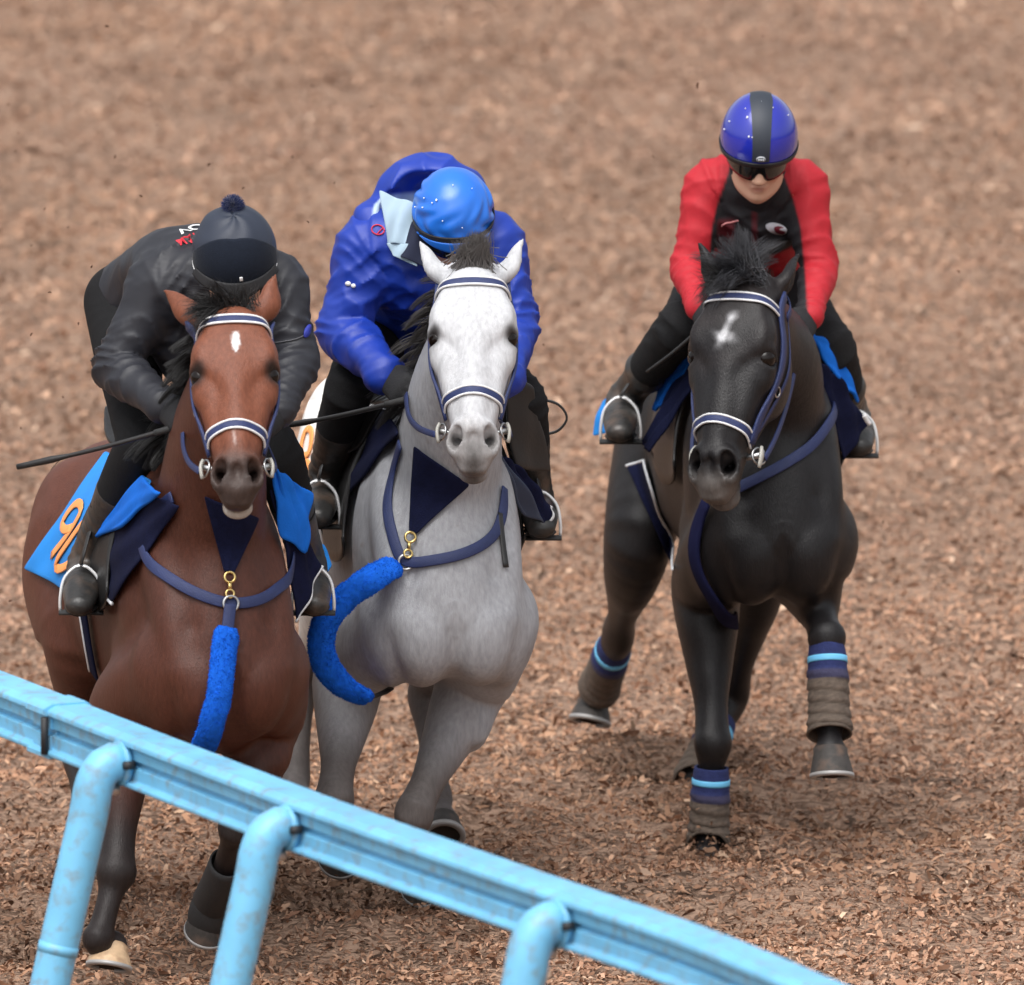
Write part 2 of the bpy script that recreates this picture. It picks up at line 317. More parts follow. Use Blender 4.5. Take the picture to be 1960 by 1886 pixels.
cm = mat('wood_chip', rough=.85, spec=.2, attr=True, bump=.3, bscale=150)
def chips(nm, n, xr, yr, smin, smax, label, lift=.0, pw=1.0):
    x = RNG.uniform(*xr, n); y = yr[0]+(yr[1]-yr[0])*RNG.uniform(0, 1, n)**pw; z = gz(x, y)
    s = RNG.uniform(smin, smax, n)*RNG.choice([.55, .8, 1., 1.45], n, p=[.35, .35, .22, .08]); s *= 1+.016*np.maximum(y+1, 0); w = s*RNG.uniform(.2, .5, n); th = s*RNG.uniform(.05, .16, n)
    yaw = RNG.uniform(0, 6.283, n); pit = RNG.normal(0, .5, n); rol = RNG.normal(0, .7, n)
    # a splintered slab: 6 corners, a bent spine
    base = np.array([[-.5, -.35, -.4], [-.42, .4, 0], [.02, -.52, .55], [.06, .5, .3], [.5, -.3, -.2], [.46, .38, -.5]])
    P = base[None]*np.stack([s, w, th*1.6], -1)[:, None, :]*(1+RNG.normal(0, .14, (n, 6, 3)))
    cy, sy, cp, sp, c3, s3 = np.cos(yaw), np.sin(yaw), np.cos(pit), np.sin(pit), np.cos(rol), np.sin(rol)
    Rm = np.empty((n, 3, 3)); 
    Rm[:, 0] = np.stack([cy*cp, cy*sp*s3-sy*c3, cy*sp*c3+sy*s3], -1); Rm[:, 1] = np.stack([sy*cp, sy*sp*s3+cy*c3, sy*sp*c3-cy*s3], -1); Rm[:, 2] = np.stack([-sp, cp*s3, cp*c3], -1)
    P = np.einsum('nij,nkj->nki', Rm, P); P += np.stack([x, y, z+.003+lift+s*.10+RNG.exponential(.004, n)], -1)[:, None]
    fb = np.array([[0, 2, 3, 1], [2, 4, 5, 3]]); Fq = (np.arange(n)[:, None, None]*6+fb[None]).reshape(-1, 4)
    pal = np.array([lin(c) for c in [(206, 178, 155), (188, 155, 132), (174, 140, 117), (163, 129, 107), (151, 118, 98), (138, 106, 88), (114, 86, 71), (86, 65, 54), (180, 143, 120), (156, 135, 120)]])
    c = pal[RNG.choice(10, n, p=[.025, .10, .20, .22, .17, .11, .05, .03, .045, .05])]*(RNG.uniform(.82, 1.12, n)[:, None])
    dk = np.clip(dark_at(x, y), 0, 1)[:, None]; c = c*(1-.78*dk)
    tq = np.clip((y+3)/14, 0, 1)[:, None]; c = c*(np.array([1.14, 1.06, .98])*(1-tq)+np.array([1.04, 1.03, 1.02])*tq)
    lowf = fbm(x, y, 1.6, 61)+.6*fbm(x, y, 5., 62); c = c*(1+.16*lowf[:, None]); c = c*(1+np.array([-.02, .0, .05])*np.clip(fbm(x, y, .9, 63), -1, 1)[:, None])
    V = P.reshape(-1, 3); me = bpy.data.meshes.new(nm); me.vertices.add(len(V)); me.vertices.foreach_set('co', V.astype(np.float32).ravel())
    me.loops.add(Fq.size); me.loops.foreach_set('vertex_index', Fq.astype(np.int32).ravel()); me.polygons.add(len(Fq)); me.polygons.foreach_set('loop_start', np.arange(0, Fq.size, 4, dtype=np.int32)); me.update(calc_edges=True)
    a = me.color_attributes.new('col', 'FLOAT_COLOR', 'POINT'); cc = np.ones((n, 6, 4), np.float32); cc[:, :, :3] = c[:, None]; a.data.foreach_set('color', cc.ravel())
    me.materials.append(cm); o = bpy.data.objects.new(nm, me); COL.objects.link(o); tag(o, label, 'wood chips', kind='stuff'); return o
chips('wood_chips', 300000, (-2.3, 2.3), (-3.3, 21.5), .011, .030, 'loose brown wood chips covering the whole track', pw=2.0)
# ------------------------------------------------------------------ light blue running rail
blue_paint = mat('light_blue_paint', tuple(lin((118, 190, 228))*.95), rough=.42, noise=.14, nscale=7, dirt=tuple(lin((128, 116, 104))), dscale=26, damt=.55, bump=.05, bscale=60)
steel = mat('bolt_steel', (.55, .55, .56), rough=.35, metal=.9)
dark_gap = mat('black_rubber', (.02, .02, .022), rough=.6)
RZ = 1.08
def rail_pt(x, y, z=RZ):      # point of height z seen at picture position
    d = U(x, y, 0)-CAMP; t = (z-CAMP[2])/d[2]; return CAMP+d*t
top = np.array([rail_pt(x, y) for x, y in [(-560, 1072), (-250, 1206), (0, 1303), (300, 1420), (640, 1549), (1000, 1676), (1330, 1789), (1610, 1904), (1990, 2056), (2500, 2256)]])
rp = spline(top, 320); T, S, N = frames(rp, (0, 0, 1))    # S up, N = T x up
Nh = np.cross(T, [0, 0, 1])                                # to the camera's lower left side: outside of the track
if Nh[160, 0] > 0: Nh = -Nh
Z = np.array([0, 0, 1.])
fence = empty('running_rail', tuple(rp[160]*[1, 1, 0])); FO = np.array(fence.location)
tag(fence, 'light blue track rail on bent tubular posts in the foreground', 'fence')
# section profile: (out, up); a hollow lipped rail with two shallow faces and a groove
prof = [(a, b*.70) for a, b in [(-.055, 0), (-.045, .012), (.040, .012), (.062, -.004), (.064, -.022), (.046, -.034), (.046, -.074), (.030, -.080), (.030, -.094), (.046, -.100), (.046, -.146), (.062, -.156), (.062, -.170), (.05, -.178), (-.045, -.178), (-.055, -.168)]]
def rail_section(i0, i1, name):
    V = np.concatenate([rp[i]+Nh[i]*a+Z*b for i in range(i0, i1) for a, b in prof]).reshape(-1, 3)-FO; n = len(prof); m = i1-i0
    F = [(i*n+j, i*n+(j+1) % n, (i+1)*n+(j+1) % n, (i+1)*n+j) for i in range(m-1) for j in range(n)]+[tuple(range(n))[::-1], tuple((m-1)*n+j for j in range(n))]
    o = mobj(name, V, F, blue_paint, fence, smooth=False); bv = o.modifiers.new('b', 'BEVEL'); bv.width = .003; bv.segments = 2; bv.limit_method = 'ANGLE'; return o
def near(x):     # index of the rail point seen at picture x
    px = [980+PPM*(p[0])*DIST/(DIST+(p-C0)@FWD) for p in rp]; return int(np.argmin(np.abs(np.array(px)-x)))
j = near(118); rail_section(0, j, 'rail_section'); rail_section(j+1, 320, 'rail_section')
# joint clamp over the gap
pr2 = [(a*1.12+.003, b*1.06+.004) for a, b in prof]
i0 = j-1; Pj = [rp[j]-T[j]*.055, rp[j]+T[j]*.055]
V = np.concatenate([np.array([p+Nh[j]*a+Z*b for a, b in pr2]) for p in Pj])-FO; n = len(pr2)
clampo = mobj('joint_clamp', V, [(q, (q+1) % n, n+(q+1) % n, n+q) for q in range(n)]+[tuple(range(n))[::-1], tuple(n+q for q in range(n))], blue_paint, fence, smooth=False)
V, F = tube_data([rp[j]+Nh[j]*.068+Z*-.02+T[j]*.05-FO, rp[j]+Nh[j]*.068+Z*-.115+T[j]*.05-FO], .010, n=8); mobj('clamp_gap', V, F, dark_gap, clampo)
for (tx, ty), nrad in [((276, 1478), .050), ((590, 1582), .050), ((1112, 1765), .052), ((-60, 1370), .050), ((1830, 2060), .052)]:
    i = near(tx); c = rp[i]+Z*-.064; o_ = Nh[i]
    lean = nrm(np.array([-.46, -.10, -1.0])); lean[0] = -.40
    A = c+o_*.058; B = c+o_*.15+Z*.005; Cc = c+o_*.235-Z*.05
    # the pipe leaves the rail level, bends over and runs down to the ground, its foot set back from the track
    K = [A, A+o_*.025+Z*.004, A+o_*.055-Z*.012, A+o_*.076-Z*.052, A+o_*.088-Z*.11]
    foot = A+o_*.33; foot[2] = -.05
    K += [K[-1]*(1-q)+foot*q for q in (.15, .4, .7, 1.)]
    P = spline(np.array(K), 48)
    post = mobj('post', *(lambda d: (np.array(d[0])-FO, d[1]))(tube_data(P, nrad, n=28, side=T[i])), blue_paint, fence)
    # collar ring at the lower joint of the bend, flange and bolts at the rail
    k = 21; V, F = tube_data([P[k]-FO, P[k+1]-FO], nrad+.0015, n=28, side=T[i]); mobj('collar', V, F, blue_paint, post)
    V, F = tube_data([A-FO-o_*.006, A-FO+o_*.010], nrad*1.14, n=28, side=T[i]); mobj('flange', V, F, blue_paint, post)
    for sg in (-1, 1):
        q = A+o_*.012+T[i]*sg*.060+Z*.004; V, F = tube_data([q-FO-o_*.02, q-FO+o_*.008], .011, n=8, side=T[i]); mobj('bolt', V, F, steel if sg < 0 else dark_gap, post)
    q = A-Z*.066+o_*.02; V, F = tube_data([q-FO-o_*.01, q-FO+o_*.03], .014, n=10, side=T[i]); mobj('bolt', V, F, steel, post)
# ------------------------------------------------------------------ horses
HV = .0074
class Horse: pass
def sm(x, a, b): t = np.clip((x-a)/(b-a), 0, 1); return t*t*(3-2*t)
def build_horse(c):
    h = Horse(); h.c = c; O = U(c['x'], 1700, c['Y']); O[2] = 0; yaw = R(c['yaw']); h.O = O
    h.Rm = np.array([[math.cos(yaw), -math.sin(yaw), 0], [math.sin(yaw), math.cos(yaw), 0], [0, 0, 1]])
    h.loc = lambda p: (np.asarray(p)-O)@h.Rm
    h.L = lambda x, y, dy: h.loc(U(x, y, c['Y']+dy))      # picture position + depth behind the horse's elbow line -> horse space
    h.wld = lambda p: np.asarray(p)@h.Rm.T+O
    s = Solid((-.62, -1.45, -.06), (.62, 1.75, 2.12), HV); h.s = s; zo = c['z']; X = np.array([1., 0, 0])
    # trunk: y, half width, bottom, top
    T = [(-.505, .02, 1.07, 1.11), (-.485, .09, 1.00, 1.18), (-.43, .145, .94, 1.32), (-.30, .19, .905, 1.45), (-.08, .218, .88, 1.56), (.10, .24, .865, 1.60), (.35, .268, .865, 1.53), (.60, .272, .905, 1.50), (.80, .262, .98, 1.52), (.95, .258, 1.03, 1.55), (1.10, .232, 1.05, 1.51), (1.20, .165, 1.10, 1.41), (1.25, .085, 1.18, 1.33), (1.265, .02, 1.24, 1.28)]
    wd = c.get('wid', 1)
    dp_ = c.get('deep', 0); T = [(y, 0, w*wd, zb+zo+q-dp_*float(1-sm(np.array(y), .2, .8))*float(sm(np.array(y), -.49, -.36)), zt+zo+q) for y, w, zb, zt in T for q in [float(sm(np.array(y), .3, 1.0))*c.get('croup', 0)]]
    s.trunk(T)
    # neck and head
    poll = h.L(*c['poll']); chin = h.L(*c['chin']); a = nrm(chin-poll); nh = h.loc(h.O+np.array(c['face'])); n = nrm(nh-(nh@a)*a); sd = np.cross(n, a); h.a, h.nf, h.sd, h.poll = a, n, sd, poll
    hl = np.linalg.norm(chin-poll)/.60*c.get('hs', 1.0); h.hl = hl
    HP = lambda S, A, N: poll+hl*(sd*S+a*A+n*N); h.HP = HP
    nb = np.array([0, -.10, 1.24+zo]); pb = HP(0, .03, -.075); mid = nb*.45+pb*.55+np.array([0, .02, .05])+np.array(c.get('nbend', (0, 0, 0)))
    s.loft([(*nb, .20, .27, .22), (*(nb*.72+mid*.28), .165, .235, .20), (*mid, .122, .165, .150), (*(mid*.42+pb*.58), .088, .13, .13), (*pb, .08, .09, .12)], X, k=.07, n=30)
    s.loft([(0, .22, 1.53+zo, .06, .07), (0, .02, 1.57+zo, .055, .07), (*(nb*.6+mid*.4+(mid-nb)@np.array([0, 0, 1])*0+np.array([0, .09, .14])), .05, .06)], X, k=.10)
    # head: along the face
    Hd = [(-.03, .070, .035, .09), (.03, .088, .058, .12), (.09, .104, .074, .15), (.15, .113, .082, .175), (.205, .114, .082, .185), (.27, .107, .078, .17), (.34, .092, .070, .135), (.41, .075, .060, .105), (.47, .060, .052, .088), (.52, .056, .046, .080), (.565, .049, .030, .070), (.595, .036, .012, .05)]
    s.loft([(*HP(0, A, 0), hl*w, hl*f, hl*b) for A, w, f, b in Hd], sd, k=.02, n=40, p=2.7)
    rot = np.stack([sd, a, n]); e = lambda S, A, N, r, k=.02, sub=False, rt=None: s.ell(HP(S, A, N), np.array(r)*hl, rot if rt is None else rt@rot, k, sub)
    for q in (-1, 1):
        e(q*.094, .160, .050, (.026, .050, .032), .025)                    # brow over the eye
        e(q*.098, .245, .012, (.022, .045, .030), .025)
        e(q*.074, .215, -.105, (.034, .105, .075), .03)                    # cheek
        s.loft([(*HP(q*.098, .235, .012), .016*hl, .016*hl), (*HP(q*.082, .30, .012), .014*hl, .014*hl), (*HP(q*.066, .37, .010), .010*hl, .010*hl)], n, k=.012)
        e(q*.060, .098, .082, (.020, .030, .012), .022, True)               # hollow above the eye
        e(q*.118, .205, .030, (.032, .029, .028), .012, True)               # eye pocket
        s.loft([(*HP(q*.085, .178, .062), .010*hl, .010*hl), (*HP(q*.112, .183, .045), .011*hl, .012*hl), (*HP(q*.119, .205, .016), .008*hl, .009*hl)], n, k=.012)   # lids
        s.loft([(*HP(q*.090, .226, .050), .007*hl, .007*hl), (*HP(q*.110, .235, .036), .008*hl, .008*hl), (*HP(q*.117, .225, .012), .006*hl, .007*hl)], n, k=.012)
        e(q*.050, .05, .055, (.030, .05, .02), .03, True) if False else None
        e(q*.046, .33, .084, (.020, .10, .010), .04, True)                 # hollows beside the nose bone
        # nostril: flared rim and a deep comma hole
        e(q*.044, .520, .018, (.026, .050, .038), .020)
        s.loft([(*HP(q*.024, .496, .054), .008*hl, .008*hl), (*HP(q*.044, .480, .052), .010*hl, .010*hl), (*HP(q*.063, .506, .034), .010*hl, .010*hl), (*HP(q*.060, .548, .018), .009*hl, .009*hl), (*HP(q*.040, .560, .030), .008*hl, .008*hl)], n, k=.014)
        s.loft([(*HP(q*.039, .498, .054), .016*hl, .018*hl), (*HP(q*.047, .520, .042), .019*hl, .024*hl), (*HP(q*.043, .545, .032), .012*hl, .013*hl)], n, k=.010, sub=True)
        s.loft([(*HP(q*.043, .508, .066), .011*hl, .014*hl), (*HP(q*.044, .520, .020), .012*hl, .019*hl), (*HP(q*.030, .50, -.01), .009*hl, .013*hl)], n, k=.008, sub=True)
        # ear
        tip = h.L(*c['ears'][0 if q < 0 else 1]); base = HP(q*.058, .012, -.02); el = tip-base; mid_e = base+.42*el+sd*q*.016*hl; esd = nrm(np.cross(el, n)); open_ = h.loc(h.O+np.array(c['earopen'][0 if q < 0 else 1]))
        osd = nrm(np.cross(el, open_))
        s.loft([(*base, .027, .028), (*(base+.18*el), .031, .028), (*mid_e, .035, .026), (*(base+.76*el+sd*q*.004), .021, .016), (*tip, .005, .006)], osd, k=.014, n=16)
        on = nrm(open_-(open_@nrm(el))*nrm(el))
        s.loft([(*(base+.26*el+on*.030), .014, .016), (*(mid_e+on*.032), .028, .030), (*(base+.72*el+on*.022+sd*q*.010), .019, .020), (*(base+.93*el+on*.012), .005, .008)], osd, k=.006, n=14, sub=True)
    e(0, .11, .066, (.085, .11, .022), .05)
    e(0, .566, -.002, (.046, .034, .042), .016)                             # upper lip
    e(0, .36, .060, (.030, .16, .016), .04)
    e(0, .566, -.076, (.044, .038, .026), .012); e(0, .530, -.092, (.032, .035, .022), .02)    # lower lip, chin
    s.loft([(*HP(-.075, .50, -.050), .02, .004), (*HP(-.045, .585, -.046), .02, .005), (*HP(0, .615, -.042), .02, .006), (*HP(.045, .585, -.046), .02, .005), (*HP(.075, .50, -.050), .02, .004)], a, k=.008, n=20, sub=True)
    e(0, .535, .062, (.010, .03, .012), .015, True)
    # breast and shoulders
    for q in (-1, 1):
        w = c.get('wid', 1)
        s.ell((q*.082*w, -.44, 1.03+zo), (.085, .075, .115), None, .025)
        s.ell((q*.085*w, -.36, .955+zo), (.065, .10, .07), None, .035)
        s.loft([(q*.12*w, -.02, 1.50+zo, .045, .06), (q*.15*w, -.20, 1.36+zo, .05, .07), (q*.165*w, -.35, 1.20+zo, .045, .065), (q*.155*w, -.40, 1.08+zo, .045, .06)], X, k=.06)
        s.ell((q*.168*w, -.32, 1.04+zo), (.064, .12, .16), None, .02)
        s.ell((q*.178*w, -.05, 1.22+zo), (.062, .12, .24), None, .035)
        s.ell((q*.186*w, .02, 1.03+zo), (.062, .13, .11), None, .025)
        s.loft([(q*.085, -.54, 1.44+zo, .014, .014), (q*.110, -.48, 1.32+zo, .016, .016), (q*.125*w, -.46, 1.21+zo, .008, .008)], X, k=.05, sub=True)
        s.ell((q*.175*w, .98, 1.22+zo+c.get('croup', 0)), (.11, .22, .26), None, .05)
    s.ell((0, -.555, 1.00+zo), (.010, .055, .15), None, .028, True)
    # legs
    h.legs = {}
    for nm, J in c['legs'].items():
        q = -1 if nm[1] == 'R' else 1; P = [h.L(*j) for j in J]
        if nm[0] == 'f':
            sh = np.array([q*.165*c.get('wid', 1), -.30, 1.06+zo]); e0, kn, fe, co = P[:4]
            iv = lambda A, B, t: A*(1-t)+B*t
            Kn = [(*sh, .095, .12), (*iv(sh, e0, .6), .108, .125), (*e0, .100, .115), (*iv(e0, kn, .25), .086, .102), (*iv(e0, kn, .5), .066, .078), (*iv(e0, kn, .78), .047, .054), (*iv(e0, kn, .93), .050, .054), (*kn, .054, .056), (*iv(kn, fe, .12), .048, .051), (*iv(kn, fe, .25), .037, .038), (*iv(kn, fe, .55), .033, .035), (*iv(kn, fe, .82), .036, .038), (*fe, .044, .046), (*iv(fe, co, .45), .033, .037), (*co, .046, .050)]
            s.loft(Kn, X, k=.055, n=46)
            ax_ = nrm(kn-e0); fw_ = nrm(np.cross(ax_, X)); fw_ = fw_ if fw_[1] < 0 or abs(fw_[1]) < .2 and fw_[2] > 0 else -fw_; rt_ = np.stack([X, fw_, np.cross(X, fw_)])
            s.ell(iv(e0, kn, .14)+fw_*.035+X*q*.018, (.062, .062, .15), rt_, .025); s.ell(iv(e0, kn, .10)-fw_*.045+X*q*.012, (.06, .06, .14), rt_, .025)
            cx_ = nrm(fe-kn); bk_ = nrm(np.cross(cx_, X)); bk_ = bk_ if bk_[1] > 0 else -bk_
            s.loft([(*(iv(kn, fe, .02)+bk_*.045), .017, .019), (*(iv(kn, fe, .3)+bk_*.046), .013, .014), (*(iv(kn, fe, .7)+bk_*.046), .013, .015), (*(fe+bk_*.036), .022, .022)], X, k=.010); s.ell(kn-bk_*.018, (.050, .034, .044), None, .015)
        else:
            hp = np.array([q*.17*c.get('wid', 1), .96, 1.20+zo+c.get('croup', 0)]); st, hk, fe, co = P[:4]; iv = lambda A, B, t: A*(1-t)+B*t
            Kn = [(*hp, .13, .25), (*iv(hp, st, .5), .12, .20), (*iv(hp, st, .9), .100, .145), (*iv(st, hk, .2), .082, .115), (*iv(st, hk, .45), .062, .082), (*iv(st, hk, .75), .042, .054), (*hk, .048, .062), (*iv(hk, fe, .12), .045, .056), (*iv(hk, fe, .28), .037, .046), (*iv(hk, fe, .6), .033, .042), (*iv(hk, fe, .85), .037, .044), (*fe, .043, .048), (*iv(fe, co, .45), .035, .038), (*co, .047, .050)]
            s.loft(Kn, X, k=.05, n=46)
            bk = nrm(np.cross(hk-fe, X)); bk = bk*(1 if bk[1] > 0 else -1); s.ell(hk+bk*.045+nrm(hk-fe)*.03, (.03, .03, .05), None, .03)
        h.legs[nm] = P
    s.blur((-.7, .25, -.1), (.7, 1.8, 1.25), 3); s.blur((-.7, -.7, -.1), (.7, .25, .86), 2)
    V, F = s.mesh(1); h.V = V
    body_col = c['colour'](h, V)
    root = mobj('horse', V, F, c['mat'], None, body_col); root.location = O; root.rotation_euler = (0, 0, yaw); h.root = root
    tag(root, c['label'], 'horse', 'horses galloping up the track')
    # eyes
    em = mat('horse_eye', (.008, .005, .004), rough=.1, spec=.3); k = 14
    for q in (-1, 1):
        ce = HP(q*.0965, .206, .033); r = .0295*hl; v = []; f = []
        for i in range(k+1):
            for j in range(k*2):
                t1 = math.pi*i/k; t2 = math.pi*j/k; v.append(ce+r*np.array([math.sin(t1)*math.cos(t2), math.sin(t1)*math.sin(t2), math.cos(t1)]))
        f = [(i*2*k+j, i*2*k+(j+1) % (2*k), (i+1)*2*k+(j+1) % (2*k), (i+1)*2*k+j) for i in range(k) for j in range(2*k)]
        mobj('eye', v, f, em, root)
    # hooves
    for nm, J in c['legs'].items():
        co = h.legs[nm][3]; toe = h.legs[nm][4]; ax = nrm(toe-co); pa = nrm(co-h.legs[nm][2]); fw = np.array(J[5]) if len(J) > 5 else h.loc(h.O+np.array([0, -1., 0.])); fw = nrm(fw-(fw@ax)*ax); lf = np.cross(ax, fw)
        H = np.linalg.norm(toe-co)
        def ring(z, r, sh, hl_=1.0):
            o = []
            for j in range(28):
                t1 = 2*math.pi*j/28; cf = math.cos(t1); cf = cf*(1.08 if cf > 0 else .86); o.append(co+ax*z+fw*(r*cf*hl_+sh)+lf*r*.95*math.sin(t1))
            return o
        hm = c['hoofmat'].get(nm, c['hoofmat']['all'])
        rings = [ring(-.012, .043, -.004), ring(0, .051, 0), ring(.012, .050, .004), ring(H*.5, .057, .012), ring(H-.006, .064, .022), ring(H, .0645, .023), ring(H+.001, .052, .022), ring(H-.012, .040, .020), ring(H-.018, .012, .018)]
        v = [p for r_ in rings for p in r_]; f = [(i*28+j, i*28+(j+1) % 28, (i+1)*28+(j+1) % 28, (i+1)*28+j) for i in range(5) for j in range(28)]+[tuple(range(28))]
        ho = mobj('hoof', v[:6*28], f, hm, root)
        v2 = v[5*28:]; f2 = [(i*28+j, i*28+(j+1) % 28, (i+1)*28+(j+1) % 28, (i+1)*28+j) for i in range(3) for j in range(28)]+[tuple(3*28+j for j in range(28))]
        mobj('sole', v2, f2, mat('hoof_sole', (.035, .024, .018), rough=.9), ho)
        sv = [p for z, r_ in ((H-.004, .066), (H+.007, .066), (H+.007, .050), (H-.002, .050)) for p in ring(z, r_, .0225)]
        mobj('horseshoe', sv, [(i*28+j, i*28+(j+1) % 28, ((i+1) % 4)*28+(j+1) % 28, ((i+1) % 4)*28+j) for i in range(4) for j in range(28) if not 12 <= j <= 15], mat('shoe_metal', (.42, .41, .40), rough=.6, metal=.5), ho)
    h.crest = [nb, mid, pb]
    h.camloc = h.loc(CAMP)
    def hit(x, y, lift=0.0, start=None):
        v = nrm(h.loc(U(x, y, c['Y'])) - h.camloc); p0 = h.camloc+v*(DIST-4.2+c['Y']) if start is None else h.L(x, y, start); p = s.cast(p0, v, 6.0 if start is None else 1.6); g_ = s.grad(p); return p+g_*lift, g_
    h.hit = hit
    return h
def hair(name, roots, dirs, length, r0, m, parent, seg=6, grav=.15, wave=.02, clump=None, seed=0):
    """strands as thin three-sided tapering tubes"""
    rg = np.random.default_rng(seed); n = len(roots); P = np.asarray(roots, float).copy(); D = nrm(dirs); ln = np.asarray(length)*rg.uniform(.6, 1.1, n); pts = [P.copy()]
    ph = rg.uniform(0, 6.28, (n, 3)); f = rg.uniform(1, 3, (n, 1))
    for i in range(seg):
        t_ = (i+1)/seg; D = nrm(D+np.array([0, 0, -grav])/seg*2+wave*np.sin(ph+f*t_*6)); P = P+D*(ln/seg)[:, None]; pts.append(P.copy())
    pts = np.stack(pts, 1)
    if clump is not None:
        k = clump.max()+1; cnt = np.maximum(np.bincount(clump, minlength=k), 1); mean = np.stack([np.stack([np.bincount(clump, pts[:, i, j], k) for j in range(3)], 1)/cnt[:, None] for i in range(seg+1)], 1); w_ = (np.linspace(0, 1, seg+1)**.8*.78)[None, :, None]; pts = pts*(1-w_)+mean[clump]*w_
    T = nrm(np.gradient(pts, axis=1)); s_ = nrm(np.cross(T, nrm(rg.normal(0, 1, (n, 1, 3))))); b_ = np.cross(T, s_)
    rad = (r0*rg.uniform(.6, 1.3, n))[:, None]*np.linspace(1, .12, seg+1)[None]
    an = [0, 2.094, 4.189]; V = np.stack([pts+rad[..., None]*(math.cos(q)*s_+math.sin(q)*b_) for q in an], 2).reshape(-1, 3); m1 = (seg+1)*3
    fb = np.array([[i*3+j, i*3+(j+1) % 3, (i+1)*3+(j+1) % 3, (i+1)*3+j] for i in range(seg) for j in range(3)]); F = (np.arange(n)[:, None, None]*m1+fb[None]).reshape(-1, 4)
    return mobj(name, V, F, m, parent)
# coat colours (real markings of each coat)
def nz(V, sc, seed):
    return (fbm(V[:, 0]*1.0+V[:, 2]*.37, V[:, 1]*1.0+V[:, 2]*.93, sc, seed)+fbm(V[:, 2], V[:, 0]-V[:, 1]*.5, sc, seed+5))*.5
def head_coords(h, V):
    q = (V-h.poll)/h.hl; return q@h.sd, q@h.a, q@h.nf
def mixc(c, col, m): return c*(1-m[:, None])+np.asarray(col)*m[:, None]
def ishead(S, A, N): return ((np.abs(S) < .24) & ((A > -.06) | ((A > -.32) & (N > -.07))) & (A < .68) & (N > -.22-.1*0) & (N < .14)).astype(float)
def leg_dark(h, V, col, c, up=.12):
    for nm, P in h.legs.items():
        e0, kn, fe, co = P[:4]; L = np.concatenate([spline(np.array([e0*.45+kn*.55, kn, fe, co]), 12)]); d = np.min(np.linalg.norm(V[:, None, :]-L[None], axis=2) if len(V) < 1 else np.stack([np.linalg.norm(V-p, axis=1) for p in L], 1), axis=1)
        ax = nrm(kn-e0); tt = (V-e0)@ax/np.linalg.norm(kn-e0); m = sm(-d, -.125, -.09)*np.maximum(sm(tt, .35, .85), 0); c = mixc(c, col, m)
    return c
def col_bay(h, V):
    c = np.tile(lin((80, 46, 35)), (len(V), 1)); v = nz(V, 5., 3); c = c*(1+.16*v[:, None])
    S, A, N = head_coords(h, V); hd = ishead(S, A, N); c = mixc(c, lin((122, 72, 52)), hd*.85)
    zz = V[:, 2]; c = mixc(c, lin((106, 60, 44)), sm(V[:, 1], .6, 1.0)*.5); c = leg_dark(h, V, lin((38, 32, 31)), c)
    c = mixc(c, lin((62, 52, 48)), hd*sm(A, .42, .52)*.95); c = mixc(c, lin((95, 84, 78)), hd*sm(A, .555, .60)*sm(-N, .02, .06)*.9)
    c = mixc(c, lin((186, 178, 168)), hd*sm(A, .555, .575)*sm(-N, .052, .062)*.9)
    for q in (-1, 1): c = mixc(c, lin((40, 32, 30)), hd*np.exp(-(((S-q*.044)/.020)**2+((A-.520)/.032)**2)))
    for q in (-1, 1): c = mixc(c, lin((34, 26, 23)), hd*np.exp(-(((S-q*.110)/.029)**2+((A-.208)/.036)**2)**2))
    st = sm(.016-np.sqrt(((S-.004)/.8)**2+((A-.128)/2.)**2)+.005*nz(V, 70., 9), -.002, .007)*(N > 0)+.8*sm(.005-np.abs(S-.004+.0*A), 0, .005)*sm(A, .12, .13)*sm(-A, -.175, -.15)*(N > 0)
    c = mixc(c, (.85, .83, .82), np.clip(st, 0, 1)*hd); sn = sm(.006-np.abs(S+.006-.03*(A-.4)), 0, .006)*sm(A, .36, .38)*sm(-A, -.46, -.43)*(N > 0); c = mixc(c, (.6, .5, .46), sn*hd*.5); return c
def col_grey(h, V):
    c = np.tile(lin((158, 159, 163)), (len(V), 1)); v = nz(V, 9., 23); c = c*(1+.10*v[:, None]); v2 = nz(V, 34., 31); c = c*(1+.05*v2[:, None])
    fl = sm(nz(V, 60., 41), .62, .9); c = mixc(c, lin((140, 130, 122)), fl*.5)
    S, A, N = head_coords(h, V); hd = ishead(S, A, N); c = mixc(c, lin((194, 195, 198)), hd*.95); c = mixc(c, lin((226, 224, 220)), sm(V[:, 1], .5, .8))
    c = leg_dark(h, V, lin((96, 90, 88)), c)
    c = mixc(c, lin((150, 146, 144)), hd*sm(A, .45, .52)*.7); c = mixc(c, lin((78, 74, 72)), hd*sm(A, .50, .56)*np.exp(-(S/.035)**2)*.9)
    for q in (-1, 1): c = mixc(c, lin((52, 48, 48)), hd*np.exp(-(((S-q*.112)/.022)**2+((A-.206)/.030)**2)**2)); c = mixc(c, lin((95, 92, 90)), hd*np.exp(-(((S-q*.055)/.02)**2+((A-.525)/.03)**2))*.8)
    fl = sm(nz(V, 120., 77), .75, 1.0)*hd; c = mixc(c, lin((150, 140, 135)), fl*.6); return c
